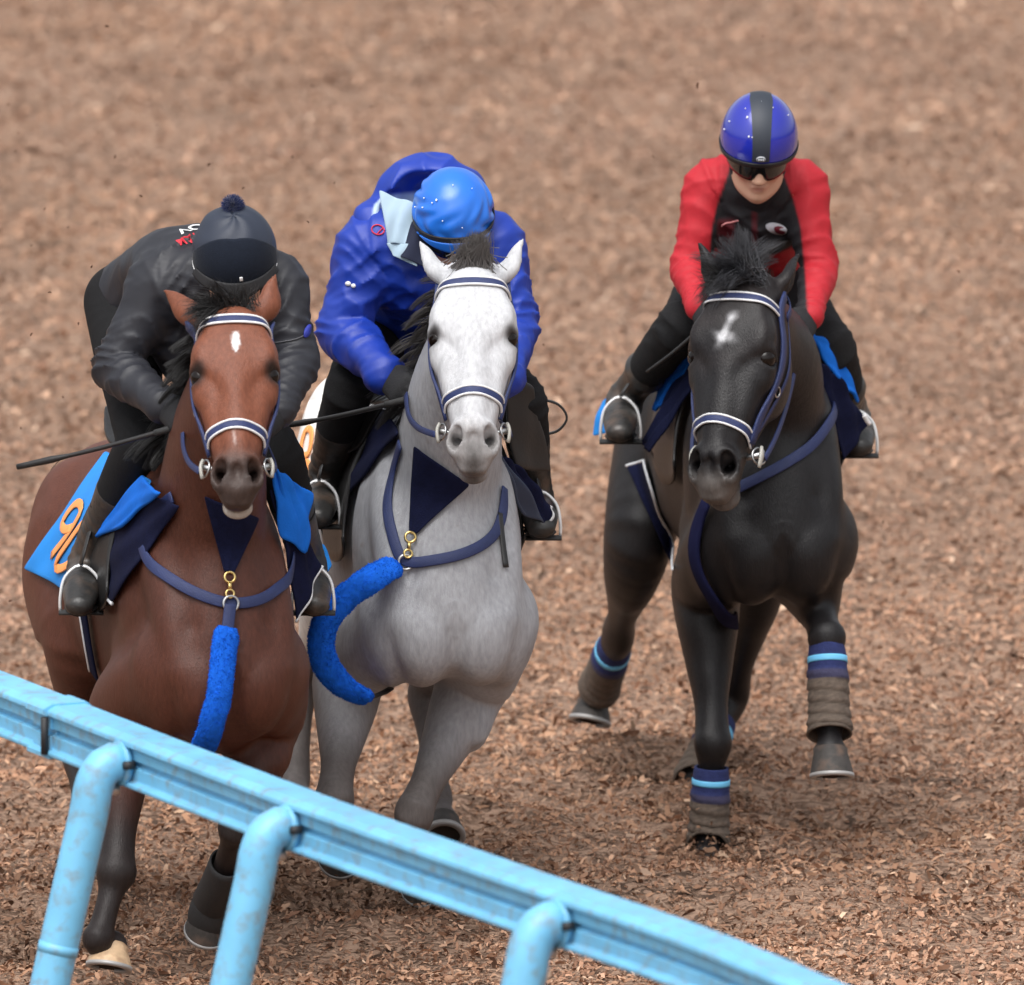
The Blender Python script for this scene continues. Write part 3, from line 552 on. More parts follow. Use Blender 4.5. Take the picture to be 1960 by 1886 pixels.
def col_black(h, V):
    c = np.tile(lin((29, 27, 28)), (len(V), 1)); v = nz(V, 5., 13); c = c*(1+.2*v[:, None]); c = mixc(c, lin((72, 48, 38)), sm(v, .3, .9)*.15)
    S, A, N = head_coords(h, V); hd = ishead(S, A, N)
    c = mixc(c, lin((108, 102, 98)), hd*sm(A, .52, .59)*.8)
    st = sm(.014+.010*nz(V, 60., 15)-np.abs(S+.002+.30*(A-.15)), -.006, .016)*sm(A, .085, .12)*sm(-A, -.215, -.165)*(N > 0); bar = sm(.014+.012*nz(V, 50., 19)-np.abs(A-.168-.3*S), -.008, .02)*sm(.055-np.abs(S+.004), 0, .04)*(N > 0)
    sp = .6+.4*nz(V, 90., 5); c = mixc(c, (.72, .72, .74), np.clip(st*.95+bar*.55, 0, 1)*hd*np.clip(sp, .2, 1)); return c
coat = lambda nm, ro, ns=.12, nsc=45: mat(nm, rough=ro, attr=True, spec=.28, noise=ns, nscale=nsc, nstretch=(1, 1, .28), bump=.4, bscale=300, bstretch=(1, 1, .2), crease=.85, cscale=4.5)
hoof_dark = mat('dark_hoof', lin((58, 54, 51)), rough=.68, noise=.3, nscale=60, dirt=tuple(lin((120, 95, 78))), dscale=20)
hoof_pale = mat('pale_hoof', lin((196, 166, 132)), rough=.5, noise=.2, nscale=40, dirt=tuple(lin((130, 95, 72))), dscale=25, damt=.7)
BAY = build_horse(dict(x=378, Y=-1.10, yaw=13, z=-.175, deep=.07, croup=-.06, label='bay racehorse with a small white star, nearest the blue rail', poll=(447, 612, -.66), chin=(455, 966, -1.00), face=(.02, -1, .42), hs=1.0,
    ears=[(316, 556, -.54), (526, 528, -.60)], earopen=[(-.5, .8, .3), (-.2, 1., .2)], colour=col_bay, mat=coat('bay_coat', .46, .2, 110), hoofmat=dict(all=hoof_dark, fR=hoof_pale), wid=.87,
    legs=dict(fR=[(240, 1365, -.06), (222, 1672, -.30), (188, 1800, -.38), (212, 1812, -.34), (206, 1852, -.36), (0, -.9, .5)],
              fL=[(505, 1385, -.05), (455, 1580, -.30), (422, 1690, -.12), (408, 1730, -.02), (398, 1772, .02)],
              hR=[(150, 1240, .62), (150, 1440, .95), (166, 1585, .60), (162, 1632, .52), (158, 1668, .48)],
              hL=[(420, 1250, .66), (505, 1480, 1.0), (488, 1640, .75), (484, 1680, .66), (482, 1715, .62)])))
GREY = build_horse(dict(x=832, Y=-.35, yaw=7, z=-.165, croup=.05, label='grey horse with white face and blue fleece swinging at its chest', poll=(905, 535, -.66), chin=(906, 902, -.98), face=(.0, -1, .42), hs=1.0,
    ears=[(803, 464, -.62), (1000, 460, -.62)], earopen=[(-.9, .35, .1), (.9, .35, .1)], colour=col_grey, mat=coat('grey_coat', .58, .17, 95), hoofmat=dict(all=hoof_dark), wid=.916,
    legs=dict(fR=[(668, 1300, -.04), (640, 1525, -.36), (648, 1585, -.05), (652, 1600, .06), (652, 1628, .11)],
              fL=[(905, 1310, -.05), (792, 1555, -.30), (800, 1640, -.02), (805, 1655, .08), (810, 1690, .12)],
              hR=[(640, 1130, .65), (582, 1290, 1.05), (566, 1490, .92), (568, 1530, .82), (570, 1575, .76)],
              hL=[(900, 1150, .65), (812, 1330, .98), (838, 1530, .72), (846, 1572, .62), (850, 1612, .56)])))
BLACK = build_horse(dict(x=1450, Y=1.0, yaw=7, z=-.165, croup=-.03, label='black horse with a white blaze patch galloping apart on the right', poll=(1432, 560, -.62), chin=(1364, 955, -.92), face=(-.46, -1, .34), hs=1.0, nbend=(.05, 0, 0),
    ears=[(1338, 465, -.54), (1528, 488, -.50)], earopen=[(-.7, .0, .6), (.9, .2, .1)], colour=col_black, mat=coat('black_coat', .42, .2, 110), hoofmat=dict(all=hoof_dark), wid=.86,
    legs=dict(fR=[(1352, 1130, -.04), (1364, 1422, -.26), (1356, 1604, -.26), (1352, 1644, -.33), (1350, 1684, -.36)],
              fL=[(1540, 1090, -.10), (1582, 1222, -.44), (1588, 1388, -.52), (1589, 1434, -.56), (1590, 1487, -.585), (0, -1, .2)],
              hR=[(1216, 1060, .68), (1182, 1222, 1.12), (1150, 1310, 1.36), (1136, 1345, 1.42), (1128, 1382, 1.40)],
              hL=[(1455, 1080, .66), (1400, 1340, .98), (1328, 1490, .72), (1332, 1525, .62), (1336, 1560, .58)])))
# ------------------------------------------------------------------ riders
class Rider: pass
def wrinkle(seed, amp, sc, ctr=None, rad=.2):
    rg = np.random.default_rng(seed); w = [(rg.normal(0, 1, 3), rg.uniform(0, 6.28), rg.uniform(.6, 1.6)) for _ in range(7)]
    def f(X, Y, Z):
        z = 0
        for d, ph, fr in w:
            d = d/np.linalg.norm(d); q = X*d[0]+Y*d[1]+Z*d[2]; z = z+np.sin(sc*fr*q+ph+2.2*np.sin(sc*.31*fr*(X*d[1]-Y*d[0]+Z*d[2])+ph*2))
        z = z/7*2; m = 1
        if ctr is not None:
            m = .25
            for c_, r_ in ctr: m = m+np.exp(-((X-c_[0])**2+(Y-c_[1])**2+(Z-c_[2])**2)/r_**2)
            m = np.minimum(m, 1.25)
        return amp*m*(np.abs(z)-.45)
    return f
def folds_at(L, seed):
    """sharp cloth folds: rows of (centre, axis across the folds, reach, height, spacing)"""
    rg = np.random.default_rng(seed); L = [(np.asarray(c), nrm(a), r_, h_, l_, rg.uniform(0, 6), nrm(rg.normal(0, 1, 3)), nrm(rg.normal(0, 1, 3))) for c, a, r_, h_, l_ in L]
    def f(X, Y, Z):
        o = 0
        for c, a, r_, h_, l_, ph, n1, n2 in L:
            x, y, z = X-c[0], Y-c[1], Z-c[2]; m = np.exp(-(x*x+y*y+z*z)/r_**2); t_ = x*a[0]+y*a[1]+z*a[2]; w1 = x*n1[0]+y*n1[1]+z*n1[2]; w2 = x*n2[0]+y*n2[1]+z*n2[2]
            s_ = np.sin(np.pi*(t_/l_)*.72+ph+2.6*np.sin(w1*17+ph)+1.6*np.sin(w2*29+2*ph)); g_ = np.clip(.55+.6*np.sin(w1*26+w2*11+ph)+.5*np.sin(w2*31-t_*22+ph*3), 0, 1.2); o = o-h_*m*g_*((1-np.abs(s_))**1.6-.2)
        return o
    return f
def hand_prims(wr, kn, out, q, off=0):
    """closed fist round the rein: wr wrist, kn direction to the knuckles, out palm side; q = thumb side sign"""
    d = nrm(kn); o_ = nrm(out-(out@d)*d); s_ = np.cross(d, o_)*q; pr = [[(*(wr-d*.02), .028, .022), (*(wr+d*.04), .040, .020), (*(wr+d*.085), .043, .018)]]
    out_ = [(pr[0], s_)]
    for i in range(4):
        b = wr+d*(.086-.004*abs(i-1.2))+s_*(.032-.0215*i); L = [.040, .044, .041, .033][i]; r = .0095-.0008*(i == 3)
        p1 = b+d*L*.75+o_*L*.55; p2 = p1+o_*L*.72-d*L*.25; p3 = p2-d*L*.62+o_*L*.05
        out_.append(([(*b, r*1.1, r*1.1), (*p1, r, r), (*p2, r*.95, r*.95), (*p3, r*.8, r*.8)], s_))
    b = wr+d*.03+s_*.034; out_.append(([(*b, .013, .013), (*(b+d*.03+s_*.010+o_*.018), .0115, .0115), (*(b+d*.05-s_*.004+o_*.036), .0095, .0095)], d))
    return out_
def build_rider(c, horse):
    r = Rider(); Y0 = horse.c['Y']; O = horse.O.copy(); r.O = O; P = lambda x, y, dy: U(x, y, Y0+dy)-O; r.P = P
    J = {k: P(*v) for k, v in c['j'].items()}; r.J = J; X = np.array([1., 0, 0]); iv = lambda a, b, t: a*(1-t)+b*t
    ch = iv(J['shL'], J['shR'], .5); pv = J['pelvis']; nk = J['neck']
    arch = np.array([0, 0, c.get('arch', .0)])
    tors = [(*pv, .150, .125), (*(iv(pv, ch, .30)+arch*.8), .140, .105), (*(iv(pv, ch, .62)+arch), .158, .112), (*(iv(pv, ch, .92)+np.array([0, 0, -.015])+arch*.4), .165, .108), (*(ch+.35*(nk-ch)), .115, .080)]
    sw = nrm(J['shR']-J['shL'])
    torso = [(tors, sw, .05)]; arms = []; legs = []
    for q, s_ in (('L', -1), ('R', 1)):
        sh, el, wr = J['sh'+q], J['el'+q], J['wr'+q]
        arms.append(([(*iv(ch, sh, .55), .075, .085), (*sh, .070, .075), (*iv(sh, el, .35), .058, .062), (*iv(sh, el, .8), .047, .050), (*el, .047, .048), (*iv(el, wr, .25), .046, .046), (*iv(el, wr, .7), .034, .034), (*wr, .027, .024)], np.array([1., .3, 0]), .03))
        hp = pv+s_*sw*.085; kn, an = J['kn'+q], J['an'+q]
        legs.append(([(*hp, .095, .105), (*iv(hp, kn, .35), .085, .092), (*iv(hp, kn, .8), .064, .068), (*kn, .060, .062), (*iv(kn, an, .2), .057, .062), (*iv(kn, an, .45), .052, .058), (*iv(kn, an, .8), .038, .042), (*an, .036, .040)], X, .03))
    hd = J['head']; f = nrm(np.array(c['face'])); u = nrm(np.array(c['crown'])); u = nrm(u-(u@f)*f); s = np.cross(u, f)     # f forward, u crown, s = rider's ... image right
    if s[0] < 0: s = -s
    rot = np.stack([s, f, u]); r.f, r.u, r.s, r.hd = f, u, s, hd
    hp_ = lambda S, Fv, Uv: hd+s*S+f*Fv+u*Uv; r.hp = hp_
    hands = {}
    for q, s_ in (('L', -1), ('R', 1)):
        wr = J['wr'+q]; hands[q] = hand_prims(wr, J['hand'+q]-wr, np.array(c.get('palm'+q, (-s_*.8, .25, -.5)), float), -s_)
    # the body: one continuous surface
    lo = np.min([*J.values()], axis=0)-.2; hi = np.max([*J.values()], axis=0)+.22; B = Solid(lo, hi, c.get('bres', .0088))
    for K, sd, k in torso+arms+legs: B.loft(K, sd, k=k)
    B.loft([(*nk, .058, .062), (*hp_(0, -.02, -.10), .053, .058), (*hp_(0, -.015, -.03), .055, .06)], s, k=.03)
    e = lambda p, rr, k=.02, sub=False: B.ell(hp_(*p), rr, rot, k, sub)
    e((0, -.012, .03), (.074, .095, .085)); e((0, .035, -.035), (.060, .052, .075)); e((0, .048, -.095), (.036, .034, .030), .03)
    for q in (-1, 1):
        B.loft([(*hp_(q*.060, .005, -.055), .016, .016), (*hp_(q*.045, .035, -.095), .017, .017), (*hp_(0, .060, -.112), .018, .016)], u, k=.03)
        e((q*.040, .065, -.030), (.024, .020, .022), .02); e((q*.078, -.008, -.02), (.010, .022, .032), .008); e((q*.084, .002, -.02), (.006, .010, .016), .006, True)
        e((q*.030, .090, -.002), (.016, .010, .010), .012, True)
    B.loft([(*hp_(0, .085, .005), .009, .010), (*hp_(0, .100, -.022), .012, .012), (*hp_(0, .108, -.038), .015, .013)], s, k=.012)
    for q in (-1, 1): e((q*.013, .098, -.042), (.010, .012, .008), .008); e((q*.008, .100, -.050), (.005, .007, .005), .004, True)
    e((0, .084, -.068), (.026, .014, .008), .010); e((0, .082, -.080), (.022, .013, .008), .010); e((0, .100, -.0735), (.024, .012, .0022), .003, True); e((0, .074, -.104), (.020, .016, .014), .016)
    for q in hands:
        for K, sd in hands[q]: B.loft(K, sd, k=.008)
    for q in 'LR': B.loft([(*J['an'+q], .036, .036), (*iv(J['an'+q], J['toe'+q], .5), .040, .034), (*J['toe'+q], .038, .028)], X, k=.03)
    V, F = B.mesh(1)
    rel = (V-hd)@np.stack([s, f, u]).T; lip = np.exp(-((rel[:, 0]/.024)**2+((rel[:, 2]+.074)/.010)**2))*(rel[:, 1] > .06); skin = np.tile(lin((212, 168, 142)), (len(V), 1)); skin = mixc(skin, lin((176, 112, 100)), lip*.8)
    cheek = np.exp(-(((np.abs(rel[:, 0])-.045)/.025)**2+((rel[:, 2]+.045)/.03)**2))*(rel[:, 1] > .03); skin = mixc(skin, lin((214, 150, 128)), cheek*.4)
    root = mobj('person', V, F, mat('skin', rough=.5, attr=True, spec=.4, bump=.05, bscale=400), None, skin); root.location = O; r.root = root
    tag(root, c['label'], 'person', 'riders')
    # jacket
    def garment(name, prims, off, m, folds, cuts=(), h=.0065, col=None, extra=None, parent=root):
        pts = np.concatenate([np.asarray(K)[:, :3] for K, _, _ in prims]); S = Solid(pts.min(0)-.22, pts.max(0)+.22, h)
        for K, sd, k in prims: S.loft(K, sd, k=k, off=off)
        if extra: extra(S)
        if folds is not None: ii = np.nonzero(np.abs(S.d) < .04); S.d[ii] += folds(S.ax[0][ii[0]], S.ax[1][ii[1]], S.ax[2][ii[2]]).astype(np.float32)
        for c_, n_ in cuts: S.half(np.asarray(c_), np.asarray(n_, float))
        V, F = S.mesh(1); return mobj(name, V, F, m, parent, col(V) if col else None), S
    foldc = [(J['elL'], .12), (J['elR'], .12), (iv(J['shL'], J['elL'], .25), .12), (iv(J['shR'], J['elR'], .25), .12), (iv(pv, ch, .4), .16)]
    cu = []
    for q in 'LR':
        a = nrm(J['wr'+q]-J['el'+q]); K, sd, k = arms[0 if q == 'L' else 1]
        K2 = [list(row) for row in K]; tc_ = c.get('cuff', .88); K2[-1][:3] = iv(J['el'+q], J['wr'+q], tc_); K2[-1][3:] = [.036, .034]; arms[0 if q == 'L' else 1] = (K2, sd, k)
    A_ = c['fold']; fl_ = []
    for q in 'LR':
        sh, el, wr = J['sh'+q], J['el'+q], J['wr'+q]; d1, d2 = nrm(el-sh), nrm(wr-el)
        fl_ += [(el, d1+d2, .10, A_*1.3, .030), (iv(el, wr, .45), d2, .10, A_*.8, .026), (iv(el, wr, .85), d2, .06, A_, .020), (iv(sh, el, .45), d1+np.array([0, 0, .4]), .12, A_*.8, .040), (iv(ch, sh, .7)+np.array([0, -.02, -.06]), d1+sw*.8, .12, A_*1.1, .036)]
    fl_ += [(iv(pv, ch, .35), ch-pv, .16, A_*1.1, .036), (iv(pv, ch, .75)+np.array([0, 0, .05]), ch-pv+sw*.3, .16, A_*.6, .05), (ch+np.array([0, -.06, -.08]), np.array([.5, 0, 1.]), .12, A_*.9, .04)]
    w0 = wrinkle(c['seed'], A_*.35, 40); f0 = folds_at(fl_, c['seed']); jf = lambda X_, Y_, Z_: f0(X_, Y_, Z_)+w0(X_, Y_, Z_)
    jk, JS = garment('jacket', torso+arms, c['loose'], c['jacket'], jf, col=(lambda V: c['jcol'](r, V)) if 'jcol' in c else None, extra=c.get('jextra') and (lambda S: c['jextra'](r, S)))
    r.JS = JS; r.jacket = jk
    # collar
    garment('collar', [([(*iv(ch, nk, .55), .085, .085), (*iv(nk, hp_(0, -.02, -.10), .35), .068, .072)], s, .02)], .010, c.get('collar', c['jacket']), wrinkle(c['seed']+1, .003, 60), parent=jk)
    # breeches with boots over them
    lk = [(pv+np.array([0, 0, -.05]), .15)]+[(J['kn'+q], .13) for q in 'LR']
    garment('breeches', [([(*iv(pv, ch, .06), .130, .105), (*pv, .138, .118)], sw, .05)]+legs, .007, c['pants'], folds_at([(J['kn'+q], J['an'+q]-J['kn'+q]+(J['kn'+q]-pv), .12, .006, .026) for q in 'LR']+[(iv(J['kn'+q], J['an'+q], .5), J['an'+q]-J['kn'+q], .12, .004, .03) for q in 'LR']+[(iv(pv, J['kn'+q], .4), J['kn'+q]-pv, .14, .006, .035) for q in 'LR'], c['seed']+2))
    for qi, q in enumerate('LR'):
        kn, an, toe = J['kn'+q], J['an'+q], J['toe'+q]; fd = nrm(toe-an); ft = [-fd[0]*0, 0, 0]
        heel = an+np.array([0, .05, -.055]); ball = toe*.75+an*.25
        bt = [([(*iv(kn, an, c.get('boot', .42)), .055, .062), (*iv(kn, an, .7), .045, .052), (*an, .043, .050)], X, .02), ([(*(heel), .034, .036), (*(an+np.array([0, 0, -.04])), .040, .045), (*ball, .044, .036), (*(toe+np.array([0, -.018, -.006])), .033, .024)], X, .03)]
        bo, _ = garment('boot', bt, .006, c['bootm'], folds_at([(an, np.array([0, .3, 1.]), .07, .007, .020), (iv(kn, an, .75), an-kn, .10, .004, .024), (ball+np.array([0, .03, .03]), np.array([0, 1., .3]), .05, .004, .014)], c['seed']+5+qi), h=.005)
        V, F = Solid_sole(heel, ball, toe); mobj('boot_sole', V, F, mat('boot_rubber', (.02, .019, .018), rough=.7), bo)
        # stirrup iron
        a = ball+np.array([0, 0, -.045]); w = .056; arc = [a+np.array([math.sin(t)*w*(1.0), .0, (1-math.cos(t))*.067-.012]) for t in np.linspace(-math.pi*.5, math.pi*.5, 3)]
        arc = [a+np.array([-w, 0, -.008]), a+np.array([-w, .0, .03]), a+np.array([-w*.75, .01, .085]), a+np.array([0, .015, .115]), a+np.array([w*.75, .01, .085]), a+np.array([w, 0, .03]), a+np.array([w, 0, -.008])]
        st = tube('stirrup', arc, .0045, res=26, n=8, mat=mat('pale_stirrup', (.72, .72, .72), rough=.35, metal=.3)); st.location = O
        tag(st, c['stl'][qi], 'stirrup', 'stirrups'); tb = tube_data([a+np.array([-w-.004, 0, -.012]), a+np.array([w+.004, 0, -.012])], .022, .007, side=(0, 1, 0), n=10); mobj('tread', tb[0], tb[1], mat('stirrup_tread', (.03, .03, .03), rough=.6), st)
        if c.get('leather', True):
            tp = arc[3]; top = iv(kn, pv, .25)+np.array([0, .12, -.02]); lp = spline(np.array([tp, iv(tp, top, .5)+np.array([(-.02 if q == 'L' else .02), .03, 0]), top]), 14); V, F = ribbon_data(lp, np.tile([(-1. if q == 'L' else 1.), -.4, .2], (14, 1)), .022, .004); mobj('stirrup_leather', V, F, mat('black_leather', (.018, .017, .017), rough=.4, bump=.2, bscale=120), st)
    # gloves
    for q in hands:
        pts = np.concatenate([np.asarray(K)[:, :3] for K, _ in hands[q]]); S = Solid(pts.min(0)-.06, pts.max(0)+.06, .0042)
        for K, sd in hands[q]: S.loft(K, sd, k=.007, off=.003)
        wr = J['wr'+q]; d = nrm(J['hand'+q]-wr); S.half(wr-d*.004, -d); V, F = S.mesh(1); mobj('glove', V, F, mat('black_glove', (.022, .022, .024), rough=.75, bump=.4, bscale=240, spec=.25), root)
    return r
def Solid_sole(heel, ball, toe):
    P = spline(np.array([heel+[0, .02, -.036], (heel+ball)/2+np.array([0, 0, -.040]), ball+[0, 0, -.040], toe+[0, -.03, -.026]]), 10); return tube_data(P, np.array([.026, .034, .036, .036, .038, .044, .046, .045, .040, .026]), .010, n=14)
# patch of an ellipsoid shell in head axes: lon 0 = front, + = image right; pol = angle from the crown
def shell(r, name, ctr, rad, lon, pol, m, parent, lift=0, nl=48, np_=24, relief=None, rim=.012, thick=.004, ex=2.0):
    a = np.linspace(R(lon[0]), R(lon[1]), nl); V = []; full = abs(lon[1]-lon[0]) >= 359.9
    if full: a = np.linspace(R(lon[0]), R(lon[1]), nl, endpoint=False)
    for i in range(np_+1):
        for al in a:
            p0 = pol[0](al) if callable(pol[0]) else R(pol[0]); p1 = pol[1](al) if callable(pol[1]) else R(pol[1]); po = p0+(p1-p0)*i/np_
            d = np.array([math.sin(po)*math.sin(al), math.sin(po)*math.cos(al), math.cos(po)]); L = lift+(relief(al, po) if relief else 0)
            n_ = nrm(d/np.asarray(rad)); V.append(r.hp(*(np.asarray(ctr)+d*np.asarray(rad)+n_*L)))
    n = len(a); F = [(i*n+j, i*n+(j+1) % n, (i+1)*n+(j+1) % n, (i+1)*n+j) for i in range(np_) for j in range(n if full else n-1)]
    o = mobj(name, V, F, m, parent); so_ = o.modifiers.new('s', 'SOLIDIFY'); so_.thickness = thick; so_.offset = 0; so_.use_quality_normals = False; return o
black_knit = mat('black_knit', (.012, .012, .013), rough=.85, noise=.25, nscale=220, bump=.4, bscale=300, spec=.2, crease=.35, cscale=8)
charcoal_shell = mat('charcoal_shell_fabric', tuple(lin((40, 41, 47))), rough=.5, spec=.4, noise=.08, nscale=30, bump=.12, bscale=300, crease=1.0, cscale=6.5)
blue_shell = mat('royal_blue_shell_fabric', tuple(lin((20, 54, 156))), rough=.5, noise=.07, nscale=25, bump=.12, bscale=300, crease=1.2, cscale=6)
red_black = mat('red_and_black_jersey', rough=.7, attr=True, noise=.06, nscale=60, bump=.25, bscale=420, crease=.8, cscale=7)
boot_leather = mat('black_boot_leather', (.025, .024, .023), rough=.38, noise=.3, nscale=30, bump=.3, bscale=90, dirt=tuple(lin((110, 88, 72))), dscale=14, damt=.45)
lens = mat('black_goggle_lens', (.008, .008, .009), rough=.12, coat=.4)
white_trim = mat('white_trim', (.78, .78, .78), rough=.6); gold = mat('brass', (.75, .55, .22), rough=.3, metal=1)
def jcol_red(r, V):
    red = lin((178, 26, 40)); c = np.tile(red, (len(V), 1)); sw = nrm(r.J['shR']-r.J['shL']); m = (r.J['shR']+r.J['shL'])/2; d = V-m; x = d@sw; z = d[:, 2]
    w = np.interp(z, [-.5, -.22, -.10, -.02, .06, .12], [.145, .135, .125, .105, .075, .06]); fr = sm(-(V[:, 1]-m[1]), -.06, -.035)
    pan = sm(w-np.abs(x), -.004, .004)*fr; c = mixc(c, (.008, .008, .011), pan)
    c = mixc(c, lin((96, 16, 30)), pan*sm(.030-np.abs(x+.085), 0, .012)*sm(-z, .07, .09)*.8); c = mixc(c, lin((90, 14, 26)), pan*sm(.010-np.abs(x+.004), 0, .006)*sm(-z, .05, .06)*.8)
    yoke = sm(-np.abs(x), -.19, -.18)*sm(V[:, 1]-m[1], -.01, .02)*sm(.012-np.abs(z-.085), 0, .006); return mixc(c, (.01, .01, .014), yoke)
R1 = build_rider(dict(label='rider in charcoal jacket and dark pompom helmet on the bay horse', seed=3, fold=.013, loose=.015, jacket=charcoal_shell, pants=black_knit, bootm=boot_leather, face=(.04, -.85, -.53), crown=(-.02, -.5, .866), cuff=.90, arch=.055, jextra=lambda r, S: (S.ell(r.P(372, 655, .10), (.11, .10, .13), None, .08), S.ell(r.P(340, 600, .14), (.10, .12, .10), None, .06)),
    j=dict(head=(450, 503, -.10), neck=(420, 520, .02), pelvis=(292, 580, .36), shL=(306, 545, .02), shR=(528, 548, -.02), elL=(222, 702, -.02), elR=(568, 690, -.10), wrL=(322, 785, -.26), wrR=(530, 795, -.30), handL=(352, 800, -.36), handR=(500, 810, -.38),
           knL=(268, 850, .0), anL=(165, 1075, .26), toeL=(152, 1152, .03), knR=(535, 880, .08), anR=(590, 1078, .24), toeR=(602, 1152, .02)),
    stl=['white stirrup iron under the charcoal rider\'s boot with the number cloth behind', 'white stirrup iron on the bay horse\'s side nearer the grey horse']), BAY)
def hood_r2(r, S): pass
R2 = build_rider(dict(label='rider in royal blue hooded jacket and blue helmet on the grey horse', seed=13, fold=.015, loose=.024, jacket=blue_shell, pants=black_knit, bootm=boot_leather, face=(.05, -.85, -.53), crown=(.0, -.5, .866), cuff=.92, collar=mat('navy_fleece_collar', (.012, .016, .04), rough=.9),
    j=dict(head=(868, 428, -.10), neck=(838, 450, .02), pelvis=(790, 610, .40), shL=(708, 478, .02), shR=(938, 472, -.02), elL=(656, 632, -.02), elR=(982, 620, -.08), wrL=(742, 722, -.22), wrR=(962, 730, -.28), handL=(778, 752, -.32), handR=(935, 760, -.36),
           knL=(668, 745, .0), anL=(618, 925, .24), toeL=(608, 984, .03), knR=(1000, 770, .0), anR=(1025, 950, .24), toeR=(1036, 1004, .03)),
    stl=['white stirrup iron on the grey horse\'s side nearer the bay horse', 'white stirrup iron on the grey horse\'s side nearer the black horse']), GREY)
R3 = build_rider(dict(label='rider in red and black jersey and dark goggles on the black horse', seed=23, fold=.010, loose=.006, jacket=red_black, jcol=jcol_red, pants=black_knit, bootm=boot_leather, face=(.02, -.90, -.43), crown=(.04, -.43, .90), cuff=.97, bres=.0064, collar=mat('black_jersey_collar', (.01, .01, .013), rough=.8), boot=.62,
    j=dict(head=(1452, 286, -.14), neck=(1452, 350, .0), pelvis=(1430, 545, .40), shL=(1360, 362, .02), shR=(1532, 360, .02), elL=(1318, 512, -.03), elR=(1568, 516, -.05), wrL=(1340, 590, -.25), wrR=(1548, 608, -.26), handL=(1368, 625, -.34), handR=(1525, 640, -.36),
           knL=(1300, 628, -.04), anL=(1194, 765, .26), toeL=(1186, 822, .02), knR=(1592, 665, -.02), anR=(1632, 795, .26), toeR=(1644, 848, .04)),
    stl=['pale stirrup iron on the black horse\'s side nearer the grey horse', 'pale stirrup iron at the outer side of the black horse']), BLACK)
# helmets, goggles
def rim(front, side, back): return lambda a: R(front*max(0, math.cos(a))**1.5+side*(1-abs(math.cos(a)))**1+back*max(0, -math.cos(a))**1.5+(1-abs(math.cos(a))-max(0, math.cos(a))**1.5-max(0, -math.cos(a))**1.5+abs(math.cos(a))-1)*0)
def rim(front, side, back): return lambda a: R(side+(front-side)*max(0, math.cos(a))**2+(back-side)*max(0, -math.cos(a))**2)
HC = (0, -.008, .036)
def goggles(r, name='goggles', pol=(90, 125)):
    V = []; nl = 40
    for i in range(9):
        for a in np.linspace(-1.3, 1.3, nl):
            lo = -.040+.024*math.exp(-(a/.15)**2)+.010*(abs(a)/1.3)**2; u_ = .034+(lo-.034)*i/8; V.append(r.hp(.089*math.sin(a), -.016+.126*math.cos(a)-.008*(i/8)**2, u_))
    o = mobj(name, V, [(i*nl+j, i*nl+j+1, (i+1)*nl+j+1, (i+1)*nl+j) for i in range(8) for j in range(nl-1)], lens, r.root); s_ = o.modifiers.new('s', 'SOLIDIFY'); s_.thickness = .004; return o
def strap(r, name, m=None):
    out = []
    for q in (-1, 1): out.append(tube_data([r.hp(q*.083, .0, .0), r.hp(q*.074, .02, -.06), r.hp(q*.045, .05, -.115), r.hp(0, .062, -.130)], .0075, .003, side=r.u, n=8))
    V, F = join(out); return mobj(name, V, F, m or mat('helmet_strap', (.02, .02, .025), rough=.7), r.root)
# rider 1: dark helmet with velvet lower panel, pompom
navy_velvet = mat('dark_navy_velvet', tuple(lin((24, 30, 42))), rough=.9, bump=.4, bscale=350, sheen=.1, noise=.2, nscale=200, spec=.2); slate = mat('slate_helmet_cover', tuple(lin((40, 47, 62))), rough=.55, bump=.15, bscale=250)
h1 = shell(R1, 'helmet', HC, (.110, .128, .118), (-180, 180), (0, rim(96, 104, 112)), slate, R1.root, nl=64, np_=28, relief=lambda a, p: .0015*math.sin(a*5+p*7))
shell(R1, 'front_panel', HC, (.110, .128, .118), (-78, 78), (lambda a: R(34+46*(abs(a)/1.36)**3), lambda a: rim(99, 105, 112)(a)), navy_velvet, h1, lift=.004, nl=40, np_=18)
shell(R1, 'brim', HC, (.112, .130, .12), (-62, 62), (90, lambda a: R(104-6*abs(a))), mat('black_brim', (.012, .012, .014), rough=.7), h1, lift=.006, nl=30, np_=6, relief=lambda a, p: .018*max(0, p-1.57)/.2)
pp = R1.hp(0, -.052, .152); rg = np.random.default_rng(5); dirs = nrm(rg.normal(0, 1, (1500, 3)))
hair('pompom', pp+dirs*.012, dirs, np.full(1500, .022), .0026, mat('navy_wool', tuple(lin((30, 44, 92))), rough=.95, sheen=.3), h1, seg=3, grav=0, wave=.1, seed=3)
shell(R1, 'rim_piping', HC, (.110, .128, .118), (-108, -52), (lambda a: rim(98, 106, 112)(a)-.02, lambda a: rim(98, 106, 112)(a)+.015), white_trim, h1, lift=.006, nl=16, np_=2)
shell(R1, 'rim_piping', HC, (.110, .128, .118), (52, 80), (lambda a: rim(98, 106, 112)(a)-.02, lambda a: rim(98, 106, 112)(a)+.015), white_trim, h1, lift=.006, nl=16, np_=2)
shell(R1, 'badge', HC, (.112, .130, .12), (3, 15), (lambda a: R(101), lambda a: R(109)), mat('silver_badge', (.6, .6, .58), rough=.4), h1, lift=.016, nl=8, np_=4)
shell(R1, 'logo', HC, (.112, .130, .12), (5, 9), (lambda a: R(82), lambda a: R(87)), white_trim, h1, lift=.006, nl=8, np_=4)
goggles(R1); strap(R1, 'chin_strap')
